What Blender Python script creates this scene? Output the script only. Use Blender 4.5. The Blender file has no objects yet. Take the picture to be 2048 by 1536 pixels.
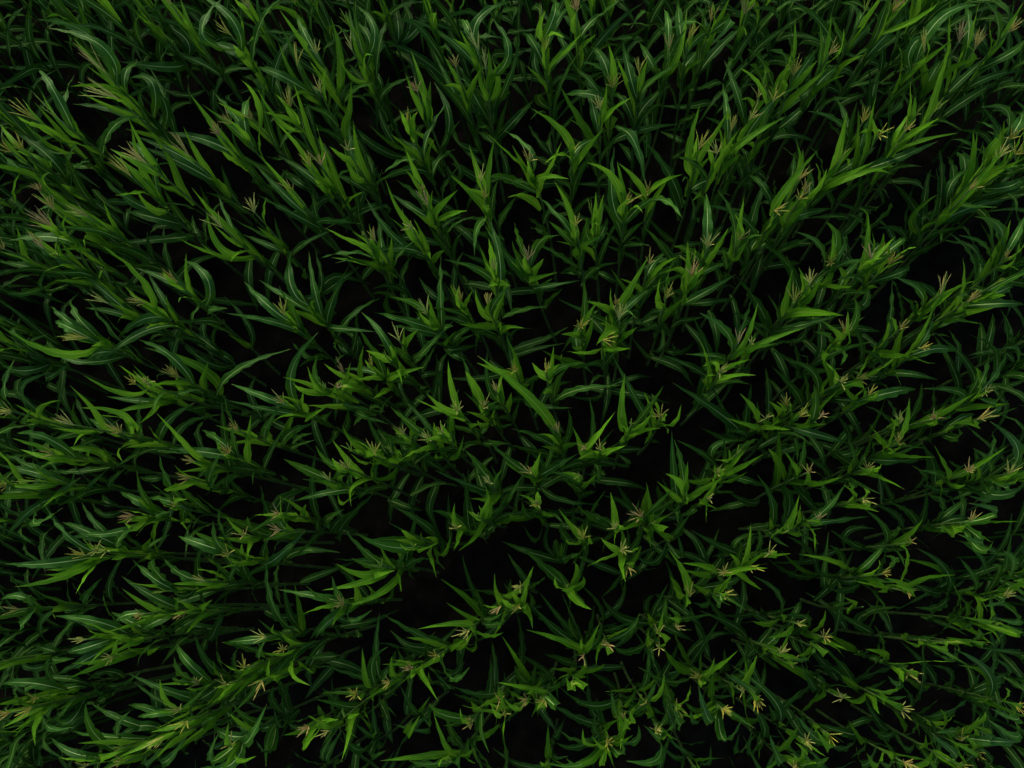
import bpy, math, random
import numpy as np
from mathutils import Matrix, Vector

# ------------------------------------------------------------------ camera, sky, sun, exposure
scn = bpy.context.scene
COL = scn.collection
CAM_H = 8.182
cam = bpy.data.cameras.new('camera'); cam_o = bpy.data.objects.new('camera', cam); COL.objects.link(cam_o)
cam.sensor_width = 36.0; cam.lens = 36.0 * 1580 / 2048; cam.clip_start = 0.1; cam.clip_end = 1000
cam_o.matrix_world = Matrix(((0.9999968, 0.0, -0.0025316, 0.0), (-0.0000513, 0.999795, -0.0202489, 0.0),
                             (0.0025311, 0.0202489, 0.9997918, CAM_H), (0, 0, 0, 1)))
scn.camera = cam_o

SUN_EL, SUN_ROT = math.radians(25), math.radians(-34)
world = bpy.data.worlds.new('World'); scn.world = world; world.use_nodes = True
wn = world.node_tree.nodes; wl = world.node_tree.links
sky = wn.new('ShaderNodeTexSky'); sky.sky_type = 'NISHITA'; sky.sun_disc = False
sky.sun_elevation = SUN_EL; sky.sun_rotation = SUN_ROT; sky.air_density = 1.0; sky.dust_density = 3.0; sky.ozone_density = 1.0
wl.new(sky.outputs[0], wn['Background'].inputs['Color']); wn['Background'].inputs['Strength'].default_value = 0.15
sun = bpy.data.lights.new('sun', 'SUN'); sun.energy = 1.0; sun.angle = math.radians(40); sun.color = (1.0, 0.97, 0.92)
sun_o = bpy.data.objects.new('sun', sun); COL.objects.link(sun_o)
# sun_rotation is measured clockwise from +Y
sd = Vector((math.sin(SUN_ROT) * math.cos(SUN_EL), math.cos(SUN_ROT) * math.cos(SUN_EL), math.sin(SUN_EL)))
sun_o.rotation_euler = sd.to_track_quat('Z', 'Y').to_euler()
sun_o.location = sd * 30
vs = scn.view_settings; vs.view_transform = 'Standard'; vs.look = 'None'; vs.gamma = 1.0; vs.exposure = 0.6
scn.cycles.caustics_reflective = False; scn.cycles.caustics_refractive = False; scn.cycles.use_adaptive_sampling = True; scn.cycles.adaptive_threshold = 0.03
scn.cycles.max_bounces = 4; scn.cycles.diffuse_bounces = 2; scn.cycles.transmission_bounces = 2; scn.cycles.glossy_bounces = 2

rng = np.random.default_rng(11)
random.seed(4)

# ------------------------------------------------------------------ materials
def new_mat(name):
    m = bpy.data.materials.new(name); m.use_nodes = True
    nt = m.node_tree; nt.nodes.clear()
    return m, nt, nt.nodes, nt.links

def math_node(nt, op, a, b=None, clamp=False):
    n = nt.nodes.new('ShaderNodeMath'); n.operation = op; n.use_clamp = clamp
    for i, v in enumerate((a, b)):
        if v is None: continue
        if isinstance(v, (int, float)): n.inputs[i].default_value = v
        else: nt.links.new(v, n.inputs[i])
    return n.outputs[0]

def mix_col(nt, fac, a, b, blend='MIX'):
    n = nt.nodes.new('ShaderNodeMix'); n.data_type = 'RGBA'; n.blend_type = blend
    for k, v in ((0, fac), (6, a), (7, b)):
        if isinstance(v, (int, float)): n.inputs[k].default_value = v
        elif isinstance(v, tuple): n.inputs[k].default_value = v
        else: nt.links.new(v, n.inputs[k])
    return n.outputs[2]

def ramp(nt, fac, stops):
    n = nt.nodes.new('ShaderNodeValToRGB')
    while len(n.color_ramp.elements) < len(stops): n.color_ramp.elements.new(0.5)
    for e, (p, c) in zip(n.color_ramp.elements, stops): e.position = p; e.color = c
    nt.links.new(fac, n.inputs[0])
    return n.outputs[0]

def leaf_material(name, dark, light, rib, trans, trans_w, rough, per_face=False):
    m, nt, N, L = new_mat(name)
    out = N.new('ShaderNodeOutputMaterial'); uv = N.new('ShaderNodeUVMap'); uv.uv_map = 'UVMap'
    sep = N.new('ShaderNodeSeparateXYZ'); L.new(uv.outputs[0], sep.inputs[0])
    u, v = sep.outputs[0], sep.outputs[1]
    geo = N.new('ShaderNodeNewGeometry'); info = N.new('ShaderNodeObjectInfo')
    rnd = geo.outputs['Random Per Island'] if per_face else info.outputs['Random']
    # blotchy colour differences along a blade and from blade to blade
    tc = N.new('ShaderNodeTexCoord')
    n1 = N.new('ShaderNodeTexNoise'); n1.inputs['Scale'].default_value = 9.0; n1.inputs['Detail'].default_value = 2.0
    L.new(tc.outputs['Object'], n1.inputs['Vector'])
    f = math_node(nt, 'ADD', math_node(nt, 'MULTIPLY', n1.outputs[0], 0.55), math_node(nt, 'MULTIPLY', rnd, 0.5))
    base = ramp(nt, f, [(0.25, (*dark, 1)), (0.85, (*light, 1))])
    # fine veins running along the blade
    comb = N.new('ShaderNodeCombineXYZ'); L.new(math_node(nt, 'MULTIPLY', u, 46.0), comb.inputs[0]); L.new(math_node(nt, 'MULTIPLY', v, 3.0), comb.inputs[1])
    vein = N.new('ShaderNodeTexNoise'); vein.inputs['Scale'].default_value = 1.0; vein.inputs['Detail'].default_value = 1.0
    L.new(comb.outputs[0], vein.inputs['Vector'])
    base = mix_col(nt, math_node(nt, 'MULTIPLY', math_node(nt, 'SUBTRACT', vein.outputs[0], 0.35, True), 0.9, True), base, (*[c * 1.5 for c in light], 1))
    # dry yellow-brown tip and a few margins
    n2 = N.new('ShaderNodeTexNoise'); n2.inputs['Scale'].default_value = 30.0; L.new(tc.outputs['Object'], n2.inputs['Vector'])
    tipf = math_node(nt, 'MULTIPLY', math_node(nt, 'SUBTRACT', math_node(nt, 'ADD', v, math_node(nt, 'MULTIPLY', n2.outputs[0], 0.06)), 0.965), 14.0, True)
    base = mix_col(nt, math_node(nt, 'MULTIPLY', tipf, 0.6), base, (0.16, 0.15, 0.05, 1))
    # pale midrib, thinning towards the tip
    du = math_node(nt, 'ABSOLUTE', math_node(nt, 'SUBTRACT', u, 0.5))
    hw = math_node(nt, 'MULTIPLY', math_node(nt, 'SUBTRACT', 1.06, v), 0.068)
    ribf = math_node(nt, 'SUBTRACT', 1.0, math_node(nt, 'DIVIDE', du, hw), True)
    ribf = math_node(nt, 'MULTIPLY', ribf, 2.2, True)
    ribf = math_node(nt, 'MULTIPLY', ribf, math_node(nt, 'MULTIPLY', math_node(nt, 'SUBTRACT', 0.97, v), 4.0, True))
    col = mix_col(nt, math_node(nt, 'MULTIPLY', ribf, 0.85), base, (*rib, 1))
    pr = N.new('ShaderNodeBsdfPrincipled'); L.new(col, pr.inputs['Base Color'])
    pr.inputs['Roughness'].default_value = rough; pr.inputs['Specular IOR Level'].default_value = 0.10
    bump = N.new('ShaderNodeBump'); bump.inputs['Strength'].default_value = 0.35; bump.inputs['Distance'].default_value = 0.004
    L.new(math_node(nt, 'ADD', vein.outputs[0], math_node(nt, 'MULTIPLY', ribf, -0.8)), bump.inputs['Height'])
    L.new(bump.outputs[0], pr.inputs['Normal'])
    tr = N.new('ShaderNodeBsdfTranslucent'); L.new(mix_col(nt, ribf, (*trans, 1), (*[c * 0.6 for c in rib], 1)), tr.inputs['Color'])
    mx = N.new('ShaderNodeMixShader'); mx.inputs[0].default_value = trans_w
    L.new(pr.outputs[0], mx.inputs[1]); L.new(tr.outputs[0], mx.inputs[2]); L.new(mx.outputs[0], out.inputs['Surface'])
    return m

M_OLD = leaf_material('corn_leaf_mature', (0.011, 0.052, 0.005), (0.026, 0.098, 0.008), (0.36, 0.55, 0.17), (0.07, 0.22, 0.006), 0.14, 0.48)
M_YOUNG = leaf_material('corn_leaf_young', (0.042, 0.150, 0.003), (0.080, 0.228, 0.006), (0.28, 0.48, 0.06), (0.14, 0.36, 0.02), 0.28, 0.5)
M_FIELD_YOUNG = leaf_material('corn_leaf_field_young', (0.042, 0.150, 0.003), (0.080, 0.228, 0.006), (0.28, 0.48, 0.06), (0.14, 0.36, 0.02), 0.28, 0.5, True)
M_FIELD = leaf_material('corn_leaf_field', (0.011, 0.052, 0.005), (0.026, 0.098, 0.008), (0.36, 0.55, 0.17), (0.07, 0.22, 0.006), 0.14, 0.48, True)

def stalk_material():
    m, nt, N, L = new_mat('corn_stalk')
    out = N.new('ShaderNodeOutputMaterial'); pr = N.new('ShaderNodeBsdfPrincipled')
    tc = N.new('ShaderNodeTexCoord'); n = N.new('ShaderNodeTexNoise'); n.inputs['Scale'].default_value = 14.0; n.inputs['Detail'].default_value = 4
    L.new(tc.outputs['Object'], n.inputs['Vector'])
    L.new(ramp(nt, n.outputs[0], [(0.3, (0.035, 0.09, 0.015, 1)), (0.6, (0.08, 0.16, 0.03, 1)), (0.8, (0.16, 0.15, 0.05, 1))]), pr.inputs['Base Color'])
    pr.inputs['Roughness'].default_value = 0.5; L.new(pr.outputs[0], out.inputs['Surface'])
    return m
M_STALK = stalk_material()

def tassel_material():
    m, nt, N, L = new_mat('corn_tassel')
    out = N.new('ShaderNodeOutputMaterial'); pr = N.new('ShaderNodeBsdfPrincipled')
    info = N.new('ShaderNodeObjectInfo'); tc = N.new('ShaderNodeTexCoord')
    n = N.new('ShaderNodeTexNoise'); n.inputs['Scale'].default_value = 160.0; n.inputs['Detail'].default_value = 2
    L.new(tc.outputs['Object'], n.inputs['Vector'])
    c = mix_col(nt, 1.0, info.outputs['Color'], ramp(nt, n.outputs[0], [(0.35, (0.7, 0.68, 0.62, 1)), (0.65, (1.15, 1.15, 1.1, 1))]), 'MULTIPLY')
    L.new(c, pr.inputs['Base Color']); pr.inputs['Roughness'].default_value = 0.7
    L.new(pr.outputs[0], out.inputs['Surface'])
    return m
M_TASSEL = tassel_material()

def soil_material():
    m, nt, N, L = new_mat('soil')
    out = N.new('ShaderNodeOutputMaterial'); pr = N.new('ShaderNodeBsdfPrincipled')
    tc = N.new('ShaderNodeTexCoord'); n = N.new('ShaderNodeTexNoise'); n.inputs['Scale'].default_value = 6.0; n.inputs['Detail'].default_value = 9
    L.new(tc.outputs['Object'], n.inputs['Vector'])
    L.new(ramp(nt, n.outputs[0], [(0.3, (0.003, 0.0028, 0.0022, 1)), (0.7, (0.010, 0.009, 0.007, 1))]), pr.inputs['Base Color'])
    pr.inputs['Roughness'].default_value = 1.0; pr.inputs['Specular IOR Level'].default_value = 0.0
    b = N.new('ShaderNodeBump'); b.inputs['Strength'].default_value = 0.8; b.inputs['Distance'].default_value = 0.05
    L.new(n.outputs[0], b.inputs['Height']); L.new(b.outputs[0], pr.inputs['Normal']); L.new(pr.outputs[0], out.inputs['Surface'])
    return m
M_SOIL = soil_material()

# ------------------------------------------------------------------ ground: tilled soil with low ridges along the rows
ROW_ANG = math.radians(34.0); ROW_W = 0.70; ROW_PH = 0.12518
RN = np.array([-math.sin(ROW_ANG), math.cos(ROW_ANG)]); RE = np.array([math.cos(ROW_ANG), math.sin(ROW_ANG)])
AX = np.array([-0.09798, 0.21429, 0.97184])

def mesh_from(name, V, Fq, mat, uvs=None, smooth=True):
    me = bpy.data.meshes.new(name)
    nv, nf = len(V), len(Fq); k = Fq.shape[1]
    me.vertices.add(nv); me.vertices.foreach_set('co', np.asarray(V, np.float32).ravel())
    me.loops.add(nf * k); me.loops.foreach_set('vertex_index', Fq.astype(np.int32).ravel())
    me.polygons.add(nf); me.polygons.foreach_set('loop_start', np.arange(0, nf * k, k, dtype=np.int32))
    if smooth: me.polygons.foreach_set('use_smooth', np.ones(nf, bool))
    if uvs is not None:
        lay = me.uv_layers.new(name='UVMap'); lay.data.foreach_set('uv', uvs[Fq.ravel()].astype(np.float32).ravel())
    me.materials.append(mat); me.update(calc_edges=True)
    return me

def make_ground():
    # dense near the camera, stretched out to 120 m
    a = np.concatenate([[-120, -60, -25, -12], np.linspace(-8, 8, 161), [12, 25, 60, 120]])
    X, Y = np.meshgrid(a, a)
    s = X * RN[0] + Y * RN[1]
    off = 2.25 / AX[2] * (AX[0] * RN[0] + AX[1] * RN[1])
    Z = 0.035 * np.cos(2 * np.pi * (s + off - ROW_PH) / ROW_W) + 0.02 * rng.standard_normal(X.shape)
    Z *= (np.maximum(abs(X), abs(Y)) < 9)
    n = len(a); i = np.arange(n * n).reshape(n, n)
    Fq = np.stack([i[:-1, :-1], i[:-1, 1:], i[1:, 1:], i[1:, :-1]], -1).reshape(-1, 4)
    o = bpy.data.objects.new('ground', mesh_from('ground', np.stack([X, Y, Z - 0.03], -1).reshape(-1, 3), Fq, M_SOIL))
    COL.objects.link(o); o['kind'] = 'structure'
make_ground()

# ------------------------------------------------------------------ leaf blade geometry
UC = np.array([0.0, 0.2, 0.42, 0.5, 0.58, 0.8, 1.0])

def spline(P, n):
    """Smooth curve through the control points, n samples at even length."""
    P = np.asarray(P, float); d = np.r_[0, np.cumsum(np.sqrt(np.linalg.norm(np.diff(P, axis=0), axis=1)) + 1e-4)]
    T = np.gradient(P, d, axis=0)
    out = []
    for i in range(len(P) - 1):
        h = d[i + 1] - d[i]; t = np.linspace(0, 1, 12, endpoint=(i == len(P) - 2))[:, None]
        out.append((2*t**3 - 3*t**2 + 1) * P[i] + (t**3 - 2*t**2 + t) * h * T[i] + (-2*t**3 + 3*t**2) * P[i+1] + (t**3 - t**2) * h * T[i+1])
    Q = np.concatenate(out); l = np.r_[0, np.cumsum(np.linalg.norm(np.diff(Q, axis=0), axis=1))]
    s = np.linspace(0, l[-1], n)
    return np.stack([np.interp(s, l, Q[:, k]) for k in range(3)], -1), l[-1]

def arc(P):
    """One even arc from the first to the last point that keeps as near as it can to the points between."""
    P = np.asarray(P, float); d = np.r_[0, np.cumsum(np.linalg.norm(np.diff(P, axis=0), axis=1))]; t = d / d[-1]
    w = (2 * t * (1 - t))[1:-1]; r = (P - np.outer((1 - t) ** 2, P[0]) - np.outer(t ** 2, P[-1]))[1:-1]
    c = (w[:, None] * r).sum(0) / (w ** 2).sum()
    u = np.linspace(0, 1, 5)[:, None]
    return (1 - u) ** 2 * P[0] + 2 * u * (1 - u) * c + u ** 2 * P[-1]

def blade(P, width, young, segs=18, uc=UC, ripple=1.0):
    """Corn leaf: clasping base, widest near the middle, drawn-out tip, folded along the midrib, rippled margins."""
    Q, ln = spline(P, segs + 1)
    T = np.gradient(Q, axis=0); T /= np.linalg.norm(T, axis=1)[:, None] + 1e-9
    h = Q[-1] - Q[0]; h[2] = 0
    if np.linalg.norm(h) < 0.03: h = np.array([rng.normal(), rng.normal(), 0.0])
    h /= np.linalg.norm(h)
    W0 = np.array([-h[1], h[0], 0.0])
    # width direction carried along the curve
    W = np.zeros_like(Q); w = W0
    for i in range(len(Q)):
        w = w * 0.75 + W0 * 0.25
        w = w - T[i] * (w @ T[i]); w /= np.linalg.norm(w) + 1e-9; W[i] = w
    Nn = np.cross(T, W)
    t = np.linspace(0, 1, segs + 1)
    roll = rng.normal(0, 0.34) + rng.normal(0, 0.45) * t ** 1.5
    c, s_ = np.cos(roll)[:, None], np.sin(roll)[:, None]
    W, Nn = W * c + Nn * s_, Nn * c - W * s_
    pk = rng.uniform(0.28, 0.42)
    prof = np.where(t < pk, 0.42 + 0.58 * np.sin(np.clip(t / pk, 0, 1) * np.pi / 2) ** 1.1, np.clip(1 - np.clip((t - pk) / (1 - pk), 0, 1) ** 1.3, 0, 1))
    prof = np.maximum(prof, 0.012)
    hw = width * 0.5 * prof
    uu = (uc[None, :] - 0.5) * 2
    fold = (0.42 if young else 0.24) * (1 - 0.75 * t) + rng.normal(0, 0.05)
    k1, k2 = rng.uniform(3.2, 6.0, 2); p1, p2 = rng.uniform(0, 6.28, 2)
    env = np.sin(np.pi * np.clip(t * 1.02, 0, 1)) ** 0.7
    amp = ripple * width * (0.10 if young else 0.17) * env
    ph = 2 * np.pi * t * ln / 0.75
    rl = amp * np.sin(k1 * ph + p1); rr = amp * np.sin(k2 * ph + p2)
    edge = np.abs(uu) ** 2.2
    lift = np.abs(uu) * fold[:, None] * hw[:, None] + np.where(uu < 0, rl[:, None], rr[:, None]) * edge
    wob = 1 + 0.05 * np.where(uu < 0, np.sin(k2 * ph + p1)[:, None], np.sin(k1 * ph + p2)[:, None]) * edge
    V = Q[:, None, :] + W[:, None, :] * (uu * wob * hw[:, None])[..., None] + Nn[:, None, :] * lift[..., None]
    m = len(uc); i = np.arange((segs + 1) * m).reshape(segs + 1, m)
    Fq = np.stack([i[:-1, :-1], i[:-1, 1:], i[1:, 1:], i[1:, :-1]], -1).reshape(-1, 4)
    uv = np.stack(np.broadcast_arrays(uc[None, :], t[:, None]), -1).reshape(-1, 2)
    return V.reshape(-1, 3), Fq, uv

def tube(P, Rr, sides=7):
    P = np.asarray(P, float); n = len(P)
    T = np.gradient(P, axis=0); T /= np.linalg.norm(T, axis=1)[:, None]
    ref = np.array([1.0, 0.03, 0.0]); A = np.cross(T, ref); A /= np.linalg.norm(A, axis=1)[:, None]; B = np.cross(T, A)
    th = np.arange(sides) / sides * 2 * np.pi
    V = P[:, None] + (A[:, None] * np.cos(th)[None, :, None] + B[:, None] * np.sin(th)[None, :, None]) * np.asarray(Rr)[:, None, None]
    i = np.arange(n * sides).reshape(n, sides); j = np.roll(i, -1, 1)
    Fq = np.stack([i[:-1], j[:-1], j[1:], i[1:]], -1).reshape(-1, 4)
    tip = np.array([[i[-1, 0], i[-1, 1 * sides // 4], i[-1, 2 * sides // 4], i[-1, 3 * sides // 4]]])
    return V.reshape(-1, 3), np.concatenate([Fq, tip])

def stalk_geo(top):
    n = 27; t = np.linspace(0, 1, n)
    L = np.linalg.norm(top)
    bend = rng.normal(0, 0.02, 2)
    P = top[None, :] * t[:, None]
    P[:, 0] += bend[0] * np.sin(np.pi * t); P[:, 1] += bend[1] * np.sin(np.pi * t)
    r = 0.0135 * (1 - t) + 0.0055 * t
    r = r * np.where(np.arange(n) % 3 == 1, 1.22, 1.0)          # nodes
    return tube(P, r)

# shared tassel pieces
def spikelet_tube(length, r0, curve, n=12):
    t = np.linspace(0, 1, n)
    P = np.stack([curve * length * t ** 2, 0.1 * curve * length * np.sin(3 * t), length * t], -1)
    r = r0 * (0.55 + 0.6 * np.sin(np.pi * np.clip(t * 1.02 + 0.05, 0, 1)) ** 0.6) * np.where(np.arange(n) % 2 == 0, 0.72, 1.25)
    r[0] = r0 * 0.4; r[-1] = r0 * 0.3
    return tube(P, r, 6)
BRANCH = [mesh_from('tassel_branch', *spikelet_tube(1.0, 0.034 * random.uniform(0.8, 1.2), random.uniform(-0.12, 0.3)), M_TASSEL) for _ in range(9)]
SPIKE = [mesh_from('tassel', *spikelet_tube(1.0, 0.034, random.uniform(-0.1, 0.12)), M_TASSEL) for _ in range(4)]

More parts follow.
